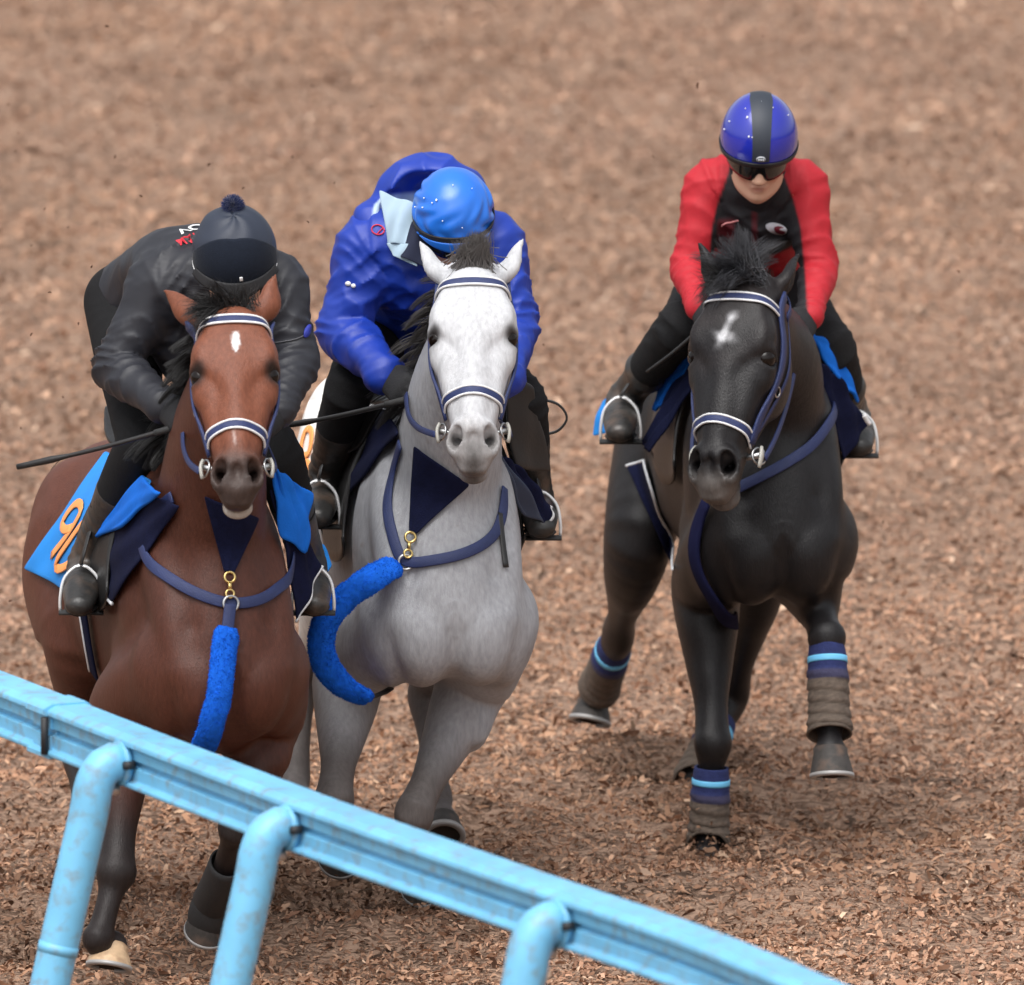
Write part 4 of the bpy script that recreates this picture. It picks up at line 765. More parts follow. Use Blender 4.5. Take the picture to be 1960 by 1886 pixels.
# rider 2: wrinkled glossy blue cover with dark band and small peak
cover = mat('bright_blue_helmet_cover', tuple(lin((38, 112, 214))), rough=.3, spec=.5, noise=.05, nscale=12, coat=.15)
def crumple(a, p):
    return math.sin(p)**2*(.0035*math.sin(a*11+3*math.sin(p*6))*max(0, math.sin((p-.5)*1.9))**2*(.4+abs(math.sin(a)))+.0012*math.sin(p*17+a*4))
h2 = shell(R2, 'helmet', HC, (.106, .124, .116), (-180, 180), (0, rim(92, 100, 108)), cover, R2.root, nl=120, np_=44, relief=crumple)
shell(R2, 'band', HC, (.106, .124, .116), (-125, 125), (lambda a: rim(84, 94, 104)(a), lambda a: rim(92, 101, 110)(a)), mat('black_elastic', (.02, .02, .022), rough=.6), h2, lift=.005, nl=60, np_=5)
shell(R2, 'peak', HC, (.107, .125, .117), (-62, 62), (lambda a: rim(92, 100, 108)(a), lambda a: R(107-9*abs(a))), cover, h2, lift=.006, nl=30, np_=6, relief=lambda a, p: .03*max(0, p-1.62))
for a, p, sz in [(-42, 40, 2.6), (-48, 46, 1.6), (-62, 60, 1.6), (-70, 50, 1.5), (-5, 14, 2), (-20, 62, 1.4), (-80, 72, 1.4), (60, 30, 1.2), (10, 70, 1)]:
    shell(R2, 'water_drop', HC, (.106, .124, .116), (a-sz*.55, a+sz*.55), (lambda q, p=p, sz=sz: R(p-sz*.5), lambda q, p=p, sz=sz: R(p+sz*.5)), mat('water_drop', (.9, .92, .95), rough=.05), h2, lift=.006, nl=7, np_=5)
goggles(R2); strap(R2, 'chin_strap')
# hood, thrown back, pale lining
S = Solid(R2.P(700, 520, -.2)-.05, R2.P(980, 280, .3)+.05, .005); hc = R2.P(826, 408, .10)
S.ell(hc, (.168, .13, .165), None, .02); S.ell(R2.P(800, 470, .02), (.105, .10, .09), None, .04); S.ell(R2.P(708, 430, .03), (.05, .06, .06), None, .05)
inn = R2.P(824, 428, -.005); S.ell(inn, (.142, .13, .145), None, .012, True); S.ell(R2.P(780, 470, -.09), (.09, .08, .10), None, .03, True)
wf = wrinkle(77, .010, 45); X_, Y_, Z_ = S.pts((slice(None),)*3); S.d = S.d+wf(X_, Y_, Z_).astype(np.float32)
V, F = S.mesh(1); k_in = np.sqrt((((V-inn)/np.array([.142, .13, .145]))**2).sum(1)); cc = np.tile(lin((20, 54, 156)), (len(V), 1)); cc = mixc(cc, lin((188, 208, 226)), sm(-k_in, -1.16, -1.10)*sm(-V[:, 2], -(R2.P(800, 372, 0)[2]), -(R2.P(800, 385, 0)[2])))
mobj('hood', V, F, mat('hood_fabric', rough=.5, attr=True, noise=.07, nscale=25, bump=.12, bscale=300), R2.jacket, cc)
# rider 3: glossy blue violet shell with a black centre stripe
gloss = mat('glossy_blue_violet_helmet', tuple(lin((34, 44, 160))), rough=.16, coat=.8, spec=.5)
h3 = shell(R3, 'helmet', HC, (.107, .128, .125), (-180, 180), (0, rim(93, 98, 108)), gloss, R3.root, nl=72, np_=36)
sp = []
nst = 40; V = []; F = []
for i in range(nst+1):
    t1 = R(-95+190*i/nst)-R(5)
    for w in np.linspace(-1, 1, 7):
        d = np.array([math.sin(w*.30*(1-.25*abs(math.sin(t1)))), 0, 0]); cx = math.cos(w*.30*(1-.25*abs(math.sin(t1)))); d = np.array([d[0], math.sin(t1)*cx, math.cos(t1)*cx]); V.append(R3.hp(*(np.array(HC)+d*(np.array([.107, .128, .125])+.0035))))
F = [(i*7+j, i*7+j+1, (i+1)*7+j+1, (i+1)*7+j) for i in range(nst) for j in range(6)]
so_ = mobj('stripe', V, F, mat('matt_black_stripe', tuple(lin((44, 50, 60))), rough=.55), h3)
shell(R3, 'rim', HC, (.107, .128, .125), (-180, 180), (lambda a: rim(92, 97, 106)(a), lambda a: rim(98, 103, 112)(a)), mat('black_rim', (.012, .012, .013), rough=.5), h3, lift=.004, nl=72, np_=4)
bd = shell(R3, 'badge', HC, (.107, .128, .125), (-6.5, 6.5), (lambda a: R(84.5-3.4*math.sqrt(max(0, 1-(a/.1135)**2))), lambda a: R(84.5+3.4*math.sqrt(max(0, 1-(a/.1135)**2)))), mat('badge_grey', (.5, .52, .55), rough=.4), h3, lift=.007, nl=18, np_=6)
shell(R3, 'badge_centre', HC, (.107, .128, .125), (-5.4, 5.4), (lambda a: R(84.5-2.5*math.sqrt(max(0, 1-(a/.0945)**2))), lambda a: R(84.5+2.5*math.sqrt(max(0, 1-(a/.0945)**2)))), mat('black_rim'), bd, lift=.0095, nl=18, np_=6)
for k, (a0, a1) in enumerate([(-4, -1.8), (-1.1, 1.1), (1.8, 4)]): shell(R3, 'badge_letter', HC, (.107, .128, .125), (a0, a1), (83.4, 85.6), mat('badge_grey'), bd, lift=.012, nl=5, np_=3)
for a, p, sz in [(-38, 36, 2.8), (-72, 56, 1.6), (-22, 58, 2.0), (-16, 58, 1.2), (-60, 28, 1.2), (50, 22, 1.2), (75, 45, 1.2), (0, 6, 1.2), (-75, 70, 1.5)]:
    shell(R3, 'water_drop', HC, (.107, .128, .125), (a-sz*.55, a+sz*.55), (lambda q, p=p, sz=sz: R(p-sz*.5), lambda q, p=p, sz=sz: R(p+sz*.5)), mat('water_drop'), h3, lift=.004, nl=7, np_=5)
goggles(R3, pol=(90, 126)); strap(R3, 'chin_strap')

def rpatch(r, name, C, m, parent, nu=12, nv=12, bulge=.02, wave=.004, seed=1, th=.004):
    C = [r.P(*c) for c in C]; nn = nrm(np.cross(C[1]-C[0], C[3]-C[0])); nn = nn if nn[1] < 0 else -nn; V = []
    for i in range(nv):
        for j in range(nu):
            u_, v_ = j/(nu-1), i/(nv-1); V.append((C[0]*(1-u_)+C[1]*u_)*(1-v_)+(C[3]*(1-u_)+C[2]*u_)*v_+nn*(bulge*4*u_*(1-u_)*(.5+.5*math.sin(v_*3.1))+wave*math.sin(u_*9+v_*5+seed)))
    o = mobj(name, V, [(i*nu+j, i*nu+j+1, (i+1)*nu+j+1, (i+1)*nu+j) for i in range(nv-1) for j in range(nu-1)], m, parent); s_ = o.modifiers.new('s', 'SOLIDIFY'); s_.thickness = th; s_.offset = 0; s2 = o.modifiers.new('u', 'SUBSURF'); s2.levels = s2.render_levels = 1; return o
pale_lining = mat('pale_hood_lining', tuple(lin((158, 180, 196))), rough=.7, noise=.06, nscale=20, crease=.5, cscale=10)
rpatch(R2, 'hood_lining', [(726, 366, .00), (806, 396, -.06), (800, 470, -.14), (742, 470, -.11)], pale_lining, R2.jacket, bulge=.014, wave=.009)
rpatch(R2, 'hood_lining', [(740, 466, -.11), (798, 468, -.14), (800, 512, -.15), (752, 490, -.13)], pale_lining, R2.jacket, bulge=.006)
rpatch(R2, 'neck_gaiter', [(790, 425, -.10), (815, 425, -.12), (830, 520, -.16), (765, 492, -.145)], mat('navy_fleece_collar'), R2.jacket, bulge=.015)

S = Solid(R1.P(222, 562, .40)-.12, R1.P(222, 562, .40)+.12, .005); S.ell(R1.P(226, 556, .40), (.040, .06, .042), None, .02); S.ell(R1.P(236, 575, .38), (.045, .05, .03), None, .03); S.loft([(*R1.P(215, 550, .40), .012, .010), (*R1.P(196, 548, .42), .010, .006), (*R1.P(180, 553, .44), .004, .003)], (0, 0, 1), k=.01)
V, F = S.mesh(1); mobj('waist_pouch', V, F, mat('navy_pouch', tuple(lin((34, 46, 88))), rough=.75, bump=.2, bscale=200, crease=.5, cscale=14), R1.root)
# ------------------------------------------------------------------ tack
navy_web = mat('navy_webbing', tuple(lin((36, 48, 92))), rough=.55, bump=.4, bscale=500, noise=.1, nscale=60); navy_cloth = mat('navy_cloth', tuple(lin((17, 21, 48))), rough=.9, bump=.4, bscale=260, noise=.2, nscale=70, spec=.15)
royal = mat('royal_blue_felt', tuple(lin((22, 104, 204))), rough=.85, noise=.1, nscale=30, bump=.3, bscale=220, spec=.2); number_blue = mat('number_cloth_blue', tuple(lin((30, 136, 222))), rough=.7, noise=.05, nscale=15, bump=.15, bscale=200)
fleece_m = mat('blue_fleece', tuple(lin((28, 100, 214))), rough=.95, noise=.25, nscale=60, spec=.1); orange = mat('orange_numeral', tuple(lin((250, 166, 96))), rough=.7); white_cloth = mat('white_number_cloth', (.8, .79, .76), rough=.8, bump=.2, bscale=200)
silver = mat('silver_trim', (.6, .61, .63), rough=.5); chrome = mat('bit_metal', (.5, .5, .5), rough=.35, metal=1); blk = mat('black_leather', (.018, .017, .017), rough=.4, bump=.2, bscale=120)
pale_rubber = mat('pale_bit_guard', (.42, .41, .37), rough=.6)
def root_at(h, name, label, cat, group=None):
    o = empty(name, tuple(h.O), R(h.c['yaw'])); tag(o, label, cat, group); return o
def hc(h, S, A, N, toward):      # onto the head, from a point in head axes towards another
    p = h.HP(S, A, N); q = h.HP(*toward); x = h.s.cast(p, q-p, np.linalg.norm(q-p)); return x, h.s.grad(x)
def strap_on(name, pts, w, th, m, parent, lift=.002, n=None, smooth=2):
    P = np.array([p for p, _ in pts]); N = np.array([g_ for _, g_ in pts]); n = n or max(12, len(P)*3); Q = spline(np.column_stack([P, N]), n); P, N = Q[:, :3], nrm(Q[:, 3:])
    for _ in range(smooth): P[1:-1] = .5*P[1:-1]+.25*(P[:-2]+P[2:]); N[1:-1] = nrm(.5*N[1:-1]+.25*(N[:-2]+N[2:]))
    V, F = ribbon_data(P+N*lift, N, w, th); o = mobj(name, V, F, m, parent); return o, P, N
def piping(o, P, N, w, lift, m=None, both=True, r=.0034, name='piping'):
    T = nrm(np.gradient(P, axis=0)); B = np.cross(T, N)
    for q in ((-1, 1) if both else (1,)): V, F = tube_data(P+B*w*.44*q+N*lift, r, n=6, side=N[0]); mobj(name, V, F, m or white_trim, o)
def torus(ctr, ax, Rr, r, n=20, k=8):
    ax = nrm(ax); s_ = nrm(np.cross(ax, [.3, .5, .8])); b_ = np.cross(ax, s_); P = np.array([ctr+Rr*(math.cos(t_)*s_+math.sin(t_)*b_) for t_ in np.linspace(0, 2*np.pi, n, endpoint=False)])
    V = []; 
    for i in range(n):
        o_ = nrm(P[i]-ctr)
        for j in range(k): t_ = 2*np.pi*j/k; V.append(P[i]+r*(math.cos(t_)*o_+math.sin(t_)*ax))
    return V, [(i*k+j, i*k+(j+1) % k, ((i+1) % n)*k+(j+1) % k, ((i+1) % n)*k+j) for i in range(n) for j in range(k)]
def bridle(h, rider, label, nA=.385):
    b = root_at(h, 'bridle', label, 'bridle', 'bridles')
    arc = lambda A0, dA, ang, rd=.26: [hc(h, rd*math.sin(t_), A0+dA*(t_/ang)**2, rd*math.cos(t_)-.01, (0, A0+dA*(t_/ang)**2, -.01)) for t_ in np.linspace(-ang, ang, 15)]
    o, P, N = strap_on('browband', arc(.050, .016, 1.75), .027, .004, navy_web, b, .003, 40); piping(o, P, N, .027, .006)
    o, P, N = strap_on('noseband', arc(nA, .030, 1.9), .026, .004, navy_web, b, .003, 44); piping(o, P, N, .026, .006)
    for q in (-1, 1):
        pts = [hc(h, q*.3, A, N_, (0, A, N_)) for A, N_ in [(-.005, -.03), (.06, -.005), (.13, -.022), (.21, -.030), (.29, -.015), (.36, -.006), (.43, -.02)]]
        o, P, N = strap_on('cheekpiece', pts, .030, .008, navy_web, b, .005, 30)
        pts = [hc(h, q*.3, A, N_, (0, A, N_)) for A, N_ in [(.02, -.09), (.10, -.10), (.20, -.085), (.30, -.06), (.40, -.03)]]
        strap_on('cheekpiece', pts, .014, .003, navy_web, b, .004, 24)
        k_ = hc(h, q*.3, .27, -.045, (0, .27, -.045)); V, F = torus(k_[0]+k_[1]*.008, k_[1], .014, .0025, 14, 6); mobj('buckle', V, F, chrome, b)
        rc = h.HP(q*.090, .455, -.050); V, F = torus(rc, h.nf*.6+h.sd*q, .023, .0034); rg_ = mobj('bit_ring', V, F, chrome, b)
        V, F = tube_data([h.HP(q*.03, .465, -.050), h.HP(q*.105, .450, -.048)], .009, n=10); mobj('bit', V, F, chrome, rg_)
        V, F = tube_data(spline(np.array([h.HP(q*.095, .43, -.045), h.HP(q*.102, .455, -.04), h.HP(q*.098, .49, -.045)]), 8), np.array([.005, .008, .010, .011, .011, .010, .008, .005]), .005, side=h.nf, n=10); mobj('bit_guard', V, F, pale_rubber, rg_)
        # rein to the hand
        hd = h.loc(rider.J['hand'+('L' if q < 0 else 'R')]+rider.O+np.array([0, -.03, .0])); st_ = h.HP(q*.105, .46, -.055)
        Pm = [st_, st_+.18*(hd-st_)+np.array([q*.010, 0, -.012]), st_+.5*(hd-st_)+np.array([q*.014, 0, -.03]), st_+.8*(hd-st_)+np.array([q*.01, 0, -.03]), hd]
        Pr = spline(np.array(Pm), 24); V, F = ribbon_data(Pr, np.tile(np.array([q, -.5, .3]), (24, 1)), .017, .004); mobj('rein', V, F, navy_web, b)
    # crown strap behind the ears
    Pc = spline(np.array([h.HP(-.102, .055, -.05), h.HP(-.088, .0, -.085), h.HP(-.05, -.052, -.075), h.HP(0, -.075, -.05), h.HP(.05, -.052, -.075), h.HP(.088, .0, -.085), h.HP(.102, .055, -.05)]), 24); V, F = ribbon_data(Pc, Pc-h.HP(0, .03, -.06), .022, .004); mobj('crownpiece', V, F, navy_web, b)
    return b
bridle(BAY, R1, 'navy bridle with white piping on the bay horse\'s head'); bridle(GREY, R2, 'navy bridle with white piping on the white-faced grey horse'); bridle(BLACK, R3, 'navy bridle with white piping on the black horse\'s head', .40)

def pt(h, c, lift):
    if len(c) == 2: return h.hit(c[0], c[1], lift)
    p = h.L(*c); g_ = h.s.grad(p) if abs(h.s.sample(p)) < .5 else nrm(np.array([np.sign(p[0]), -.5, .2])); return p, g_
def patch(h, name, C, m, parent, lift=.012, nu=14, nv=14, th=.006, wave=.003, seed=1, smooth=3, start=None):
    """cloth through four corners (picture positions, on the body when no depth is given): TL TR BR BL"""
    rg = np.random.default_rng(seed); G = np.zeros((nv, nu, 3)); NN = np.zeros((nv, nu, 3)); C = [np.array(c, float) for c in C]
    for i in range(nv):
        for j in range(nu):
            u_, v_ = j/(nu-1), i/(nv-1); c = (C[0]*(1-u_)+C[1]*u_)*(1-v_)+(C[3]*(1-u_)+C[2]*u_)*v_; G[i, j], NN[i, j] = pt(h, tuple(c), lift) if start is None else h.hit(c[0], c[1], lift, start)
    for _ in range(smooth):
        G2 = G.copy(); G2[1:-1, 1:-1] = .5*G[1:-1, 1:-1]+.125*(G[:-2, 1:-1]+G[2:, 1:-1]+G[1:-1, :-2]+G[1:-1, 2:]); G2[0, 1:-1] = .5*G[0, 1:-1]+.25*(G[0, :-2]+G[0, 2:]); G2[-1, 1:-1] = .5*G[-1, 1:-1]+.25*(G[-1, :-2]+G[-1, 2:]); G2[1:-1, 0] = .5*G[1:-1, 0]+.25*(G[:-2, 0]+G[2:, 0]); G2[1:-1, -1] = .5*G[1:-1, -1]+.25*(G[:-2, -1]+G[2:, -1]); G = G2
    NN = nrm(NN.mean((0, 1)))+.5*NN; NN = nrm(NN); ii, jj = np.meshgrid(np.arange(nv), np.arange(nu), indexing='ij'); G = G+NN*(wave*np.sin(jj*.9+ii*.35+seed)+wave*.6*np.sin(ii*.8-jj*.3+seed*2))[..., None]
    F = [(i*nu+j, i*nu+j+1, (i+1)*nu+j+1, (i+1)*nu+j) for i in range(nv-1) for j in range(nu-1)]; o = mobj(name, G.reshape(-1, 3), F, m, parent); so_ = o.modifiers.new('s', 'SOLIDIFY'); so_.thickness = th; so_.offset = 0
    o2 = o.modifiers.new('sub', 'SUBSURF'); o2.levels = o2.render_levels = 1; return o, G, NN
def edge_trim(o, P, r=.005, m=silver, name='trim'):
    V, F = tube_data(spline(P, max(8, len(P)*2)), r, n=6, side=(.3, .5, .8)); mobj(name, V, F, m, o)
def bil(G, u_, v_):
    nv, nu = G.shape[:2]; x, y = u_*(nu-1), v_*(nv-1); i, j = min(nv-2, int(y)), min(nu-2, int(x)); a, b = y-i, x-j; return (G[i, j]*(1-b)+G[i, j+1]*b)*(1-a)+(G[i+1, j]*(1-b)+G[i+1, j+1]*b)*a
def stroke(G, NN, path, w, m, parent, name, lift=.006, closed=False):
    Q = spline(np.array([(x, y, 0) for x, y in path]), 26); P = np.array([bil(G, min(1, max(0, q[0])), min(1, max(0, q[1]))) for q in Q]); N = np.array([bil(NN, min(1, max(0, q[0])), min(1, max(0, q[1]))) for q in Q]); V, F = ribbon_data(P+nrm(N)*lift, nrm(N), w, .003); return mobj(name, V, F, m, parent)
nine = [(.95, .42), (.55, .50), (.12, .42), (.02, .22), (.2, .04), (.55, .0), (.88, .08), (1.0, .30), (.98, .6), (.9, 1.0)]; zero = [(.5, 0), (.15, .1), (0, .5), (.15, .9), (.5, 1.0), (.85, .9), (1., .5), (.85, .1), (.5, 0)]
def digit(sh, u0, v0, du, dv): return [(u0+du*x, v0+dv*y) for x, y in sh]

# ---- bay: number cloth, felt pad, navy saddle cloth
b = root_at(BAY, 'number_cloth', 'light blue number cloth with orange 90 on the bay horse\'s flank', 'number cloth', 'number cloths')
o, G, NN = patch(BAY, 'cloth', [(205, 872), (300, 925), (150, 1140), (55, 1090)], number_blue, b, .016, 18, 18, .005, .002, 2)
stroke(G, NN, digit(nine, .14, .40, .20, .42), .026, orange, o, 'numeral'); stroke(G, NN, digit(zero, .44, .46, .22, .42), .026, orange, o, 'numeral'); stroke(G, NN, [(.50, .16), (.64, .20)], .012, white_trim, o, 'white_mark')
o, G, NN = patch(BAY, 'cloth', [(575, 1020, .42), (612, 1040, .40), (608, 1120, .36), (575, 1090, .40)], number_blue, b, 0, 8, 8, .005, .002); 
o2, G, NN = patch(BAY, 'cloth', [(608, 1038, .40), (618, 1042, .46), (637, 1082, .42), (606, 1122, .36)], number_blue, b, 0, 8, 8, .005, .002)
b = root_at(BAY, 'saddle_cloth', 'navy saddle cloth with silver edging on the bay horse', 'saddle cloth', 'saddle cloths')
o, G, NN = patch(BAY, 'cloth', [(300, 945), (352, 965), (225, 1155), (163, 1058)], navy_cloth, b, .016, 14, 18, .008, .004, 4); edge_trim(o, G[-1], .006); edge_trim(o, G[10:, 0], .004)
o, G, NN = patch(BAY, 'cloth', [(520, 935, -.26), (555, 955, -.22), (614, 1084, -.12), (570, 1190, -.20)], navy_cloth, b, 0, 12, 16, .008, .006, 5); edge_trim(o, G[-1], .004)
b = root_at(BAY, 'felt_pad', 'royal blue felt pad under the bay horse\'s saddle', 'pad', 'felt pads')
patch(BAY, 'felt', [(292, 922), (330, 940), (255, 1015), (192, 1040)], royal, b, .034, 12, 14, .012, .003, 6)
patch(BAY, 'felt', [(518, 893, -.28), (548, 912, -.24), (594, 945, -.18), (592, 1062, -.20)], royal, b, 0, 12, 14, .012, .006, 7)
patch(BAY, 'felt', [(520, 895, -.28), (545, 912, -.24), (592, 1062, -.20), (540, 1030, -.25)], royal, b, 0, 8, 12, .010, .006, 8)
# girth seen behind the boot
def girth(h, path, w, label):
    g_ = root_at(h, 'girth', label, 'girth', 'girths'); P = [h.hit(x, y, .008) for x, y in path]; o, Pp, N = strap_on('webbing', P, w, .006, navy_cloth, g_, .004, 24); piping(o, Pp, N, w, .010, silver, both=False, r=.004); return g_
girth(BAY, [(166, 1150), (172, 1190), (180, 1240), (190, 1290)], .055, 'navy girth with silver edge behind the bay horse\'s foreleg')
# ---- grey
b = root_at(GREY, 'number_cloth', 'white number cloth with orange numerals behind the blue-jacketed rider', 'number cloth', 'number cloths')
o, G, NN = patch(GREY, 'cloth', [(600, 770), (660, 770), (640, 950), (560, 930)], white_cloth, b, .016, 14, 14, .005, .002, 9)
stroke(G, NN, digit(zero, .16, .34, .24, .30), .020, orange, o, 'numeral'); stroke(G, NN, digit(zero, .22, .70, .24, .28), .020, orange, o, 'numeral')
b = root_at(GREY, 'saddle_cloth', 'navy saddle cloth under the black saddle on the grey horse', 'saddle cloth', 'saddle cloths')
o, G, NN = patch(GREY, 'cloth', [(738, 790), (775, 830), (642, 988), (598, 968)], navy_cloth, b, .016, 12, 18, .010, .004, 10); edge_trim(o, G[-1], .006)
o, G, NN = patch(GREY, 'cloth', [(955, 870, -.16), (990, 890, -.10), (1058, 968, .02), (1045, 1012, .0)], navy_cloth, b, 0, 10, 16, .010, .006, 11); edge_trim(o, G[-1], .006)
patch(GREY, 'cloth', [(953, 885, -.18), (962, 868, -.17), (1045, 1005, -.02), (1000, 985, -.08)], mat('slate_navy_leather', tuple(lin((44, 58, 80))), rough=.45), b, 0, 8, 12, .008, .008, 12)
# ---- black
b = root_at(BLACK, 'felt_pad', 'royal blue felt pad under the black horse\'s saddle', 'pad', 'felt pads')
patch(BLACK, 'felt', [(1325, 640, .12), (1345, 650, .06), (1280, 760, .10), (1250, 790, .16)], royal, b, 0, 12, 16, .012, .006, 13)
patch(BLACK, 'felt', [(1270, 690, .2), (1328, 642, .13), (1262, 770, .14), (1250, 788, .18)], royal, b, 0, 10, 14, .012, .004, 14)
patch(BLACK, 'felt', [(1552, 632, -.12), (1594, 660, -.08), (1648, 772, -.02), (1598, 725, -.10)], royal, b, 0, 12, 14, .012, .005, 15)
b = root_at(BLACK, 'saddle_cloth', 'navy saddle cloth with white corner tabs on the black horse', 'saddle cloth', 'saddle cloths')
o, G, NN = patch(BLACK, 'cloth', [(1325, 690, .03), (1345, 720, -.02), (1240, 868, .06), (1226, 850, .12)], navy_cloth, b, 0, 12, 16, .008, .004, 16)
patch(BLACK, 'cloth', [(1290, 735, .10), (1330, 690, .03), (1245, 850, .08), (1230, 845, .12)], navy_cloth, b, 0, 10, 14, .008, .004, 19)
o, G, NN = patch(BLACK, 'cloth', [(1562, 690, -.14), (1606, 722, -.09), (1664, 812, .0), (1614, 885, -.06)], navy_cloth, b, 0, 12, 16, .008, .006, 17); V, F = tube_data(spline(np.array([G[-1, -1], G[-3, -1]]), 4), .010, n=8); 
edge_trim(o, G[12:, -1], .008, white_trim)
b = root_at(BLACK, 'number_cloth', 'light blue number cloth showing behind the red-jacketed rider\'s boot', 'number cloth', 'number cloths')
o, G, NN = patch(BLACK, 'cloth', [(1150, 768, .46), (1195, 745, .40), (1215, 810, .36), (1134, 836, .46)], number_blue, b, 0, 10, 10, .005, .004, 18); stroke(G, NN, [(.35, .55), (.6, .75)], .012, mat('red_numeral', tuple(lin((196, 60, 50))), rough=.7), o, 'numeral')
g_ = root_at(BLACK, 'girth', 'navy girth flap with silver edge along the black horse\'s belly', 'girth', 'girths')
o, G, NN = patch(BLACK, 'webbing', [(1205, 895), (1240, 882), (1296, 1090), (1272, 1066)], navy_cloth, g_, .012, 8, 18, .006, .002, 20); edge_trim(o, G[:, -1], .004); edge_trim(o, G[0], .005)
# ---- saddles: seat and flaps lying on the back
def saddle(h, label):
    s_ = root_at(h, 'saddle', label, 'saddle', 'saddles'); zt = 1.60+h.c['z']; S = Solid((-.3, .0, zt-.3), (.3, .8, zt+.2), .007)
    S.loft([(0, .12, zt+.03, .06, .035), (0, .28, zt-.03, .11, .03), (0, .46, zt-.03, .15, .035), (0, .60, zt+.03, .13, .03)], (1, 0, 0), k=.03); V, F = S.mesh(1); mobj('seat', V, F, blk, s_)
    for q in (-1, 1):
        G = np.zeros((14, 10, 3))
        for i in range(14):
            for j in range(10):
                v_ = i/13; u_ = j/9; z = zt-.06-.40*v_; y = .06+.33*u_+.03*math.sin(v_*3)-.07*v_*(1-u_)
                if v_ > .8: z += .10*((abs(u_-.5)*2)**2)*(v_-.8)/.2
                x = h.s.cast((q*.6, y, z), (-q, 0, 0), .62); G[i, j] = x+np.array([q*.026, 0, .004])
        F = [(i*10+j, i*10+j+1, (i+1)*10+j+1, (i+1)*10+j) for i in range(13) for j in range(9)]; o = mobj('flap', G.reshape(-1, 3), F, blk, s_); m_ = o.modifiers.new('s', 'SOLIDIFY'); m_.thickness = .008; m_.offset = 0
    return s_
saddle(BAY, 'black leather saddle on the bay horse'); sg = saddle(GREY, 'black leather saddle on the grey horse'); saddle(BLACK, 'black leather saddle on the black horse')
patch(GREY, 'flap', [(960, 715, -.12), (1022, 740, -.06), (1054, 905, .0), (985, 900, -.10)], blk, sg, 0, 10, 14, .012, .004, 21); patch(GREY, 'knee_roll', [(640, 800, .12), (735, 775, .02), (690, 850, .04), (640, 890, .14)], blk, sg, 0, 8, 10, .012, .004, 22)
# ---- breast collars
def snap(parent, P, sc=1.0):
    a, b_ = np.array(P[0]), np.array(P[1]); d = b_-a; V, F = join([torus(a+.2*d, (0, -1, .3), .014*sc, .0038*sc, 16, 6), tube_data([a+.38*d, a+.62*d], .0055*sc, n=8), torus(a+.78*d, (0, -1, .3), .011*sc, .0035*sc, 14, 6)]); mobj('snap_hook', V, F, gold, parent)
def collar(h, label, path, w=.030):
    c_ = root_at(h, 'breast_collar', label, 'breast collar', 'breast collars'); P = [h.hit(*q, .004, -.58) for q in path]; o, Pp, N = strap_on('chest_strap', P, w, .005, navy_web, c_, .004, 60, 3); return c_
def fleece(h, pts, ru, rv, parent, seed):
    P = np.array(pts); Q = spline(P, 40); V, F = tube_data(Q, np.concatenate([[ru*.7], np.full(38, ru), [ru*.7]]), np.concatenate([[rv*.6], np.full(38, rv), [rv*.6]]), side=nrm(np.cross(nrm(Q[-1]-Q[0]), [0, -1, .2])), n=18); V = np.array(V); V += RNG.normal(0, .0012, V.shape); o = mobj('fleece', V, F, fleece_m, parent)
    me = o.data; n = 5200; fi = RNG.integers(0, 39, n); a = RNG.uniform(0, 1, n); j = RNG.integers(0, 18, n); A = V[fi*18+j]*(1-a[:, None])+V[(fi+1)*18+j]*a[:, None]; B_ = V[fi*18+(j+1) % 18]*(1-a[:, None])+V[(fi+1)*18+(j+1) % 18]*a[:, None]; b2 = RNG.uniform(0, 1, n)[:, None]; p = A*(1-b2)+B_*b2; cen = Q[fi]*(1-a[:, None])+Q[fi+1]*a[:, None]
    hair('pile', p, p-cen+RNG.normal(0, .012, p.shape), np.full(n, .0045), .0014, fleece_m, o, seg=2, grav=.1, wave=.1, seed=seed); return o
def bib(h, tri, parent):
    o, G, NN = patch(h, 'bib', tri, navy_cloth, parent, .010, 14, 14, .004, .001, 30, start=-.60); return o
c_ = collar(BAY, 'navy breast collar with a hanging blue fleece strap on the bay horse', [(335, 950), (300, 985), (275, 1028), (285, 1070), (325, 1108), (385, 1140), (440, 1157), (492, 1150), (530, 1128), (551, 1098), (557, 1060)])
bib(BAY, [(392, 945), (492, 990), (446, 1100), (428, 1096)], c_); a, b_ = BAY.hit(437, 1098, .02)[0], BAY.hit(438, 1152, .02)[0]; snap(c_, (a, b_)); V, F = torus(BAY.hit(440, 1158, .016)[0], (0, -1, .2), .02, .004); mobj('ring', V, F, chrome, c_)
P = [BAY.hit(x, y, .010) for x, y in [(439, 1160), (436, 1185), (434, 1210)]]; strap_on('strap', P, .032, .006, navy_web, c_, .006); fleece(BAY, [BAY.hit(x, y, .018)[0] for x, y in [(434, 1202), (428, 1250), (416, 1320), (400, 1385), (376, 1450), (360, 1485)]], .034, .018, c_, 41)
c_ = collar(GREY, 'navy breast collar with blue fleece strap swung aside on the grey horse', [(772, 850), (757, 905), (745, 965), (752, 1020), (776, 1076), (830, 1074), (890, 1060), (936, 1032), (957, 990), (960, 935)])
bib(GREY, [(796, 850), (898, 925), (800, 1025), (786, 1020)], c_); a, b_ = GREY.hit(794, 1022, .02)[0], GREY.hit(784, 1074, .02)[0]; snap(c_, (a, b_)); V, F = torus(GREY.hit(780, 1078, .016)[0], (0, -1, .2), .02, .004); mobj('ring', V, F, chrome, c_)
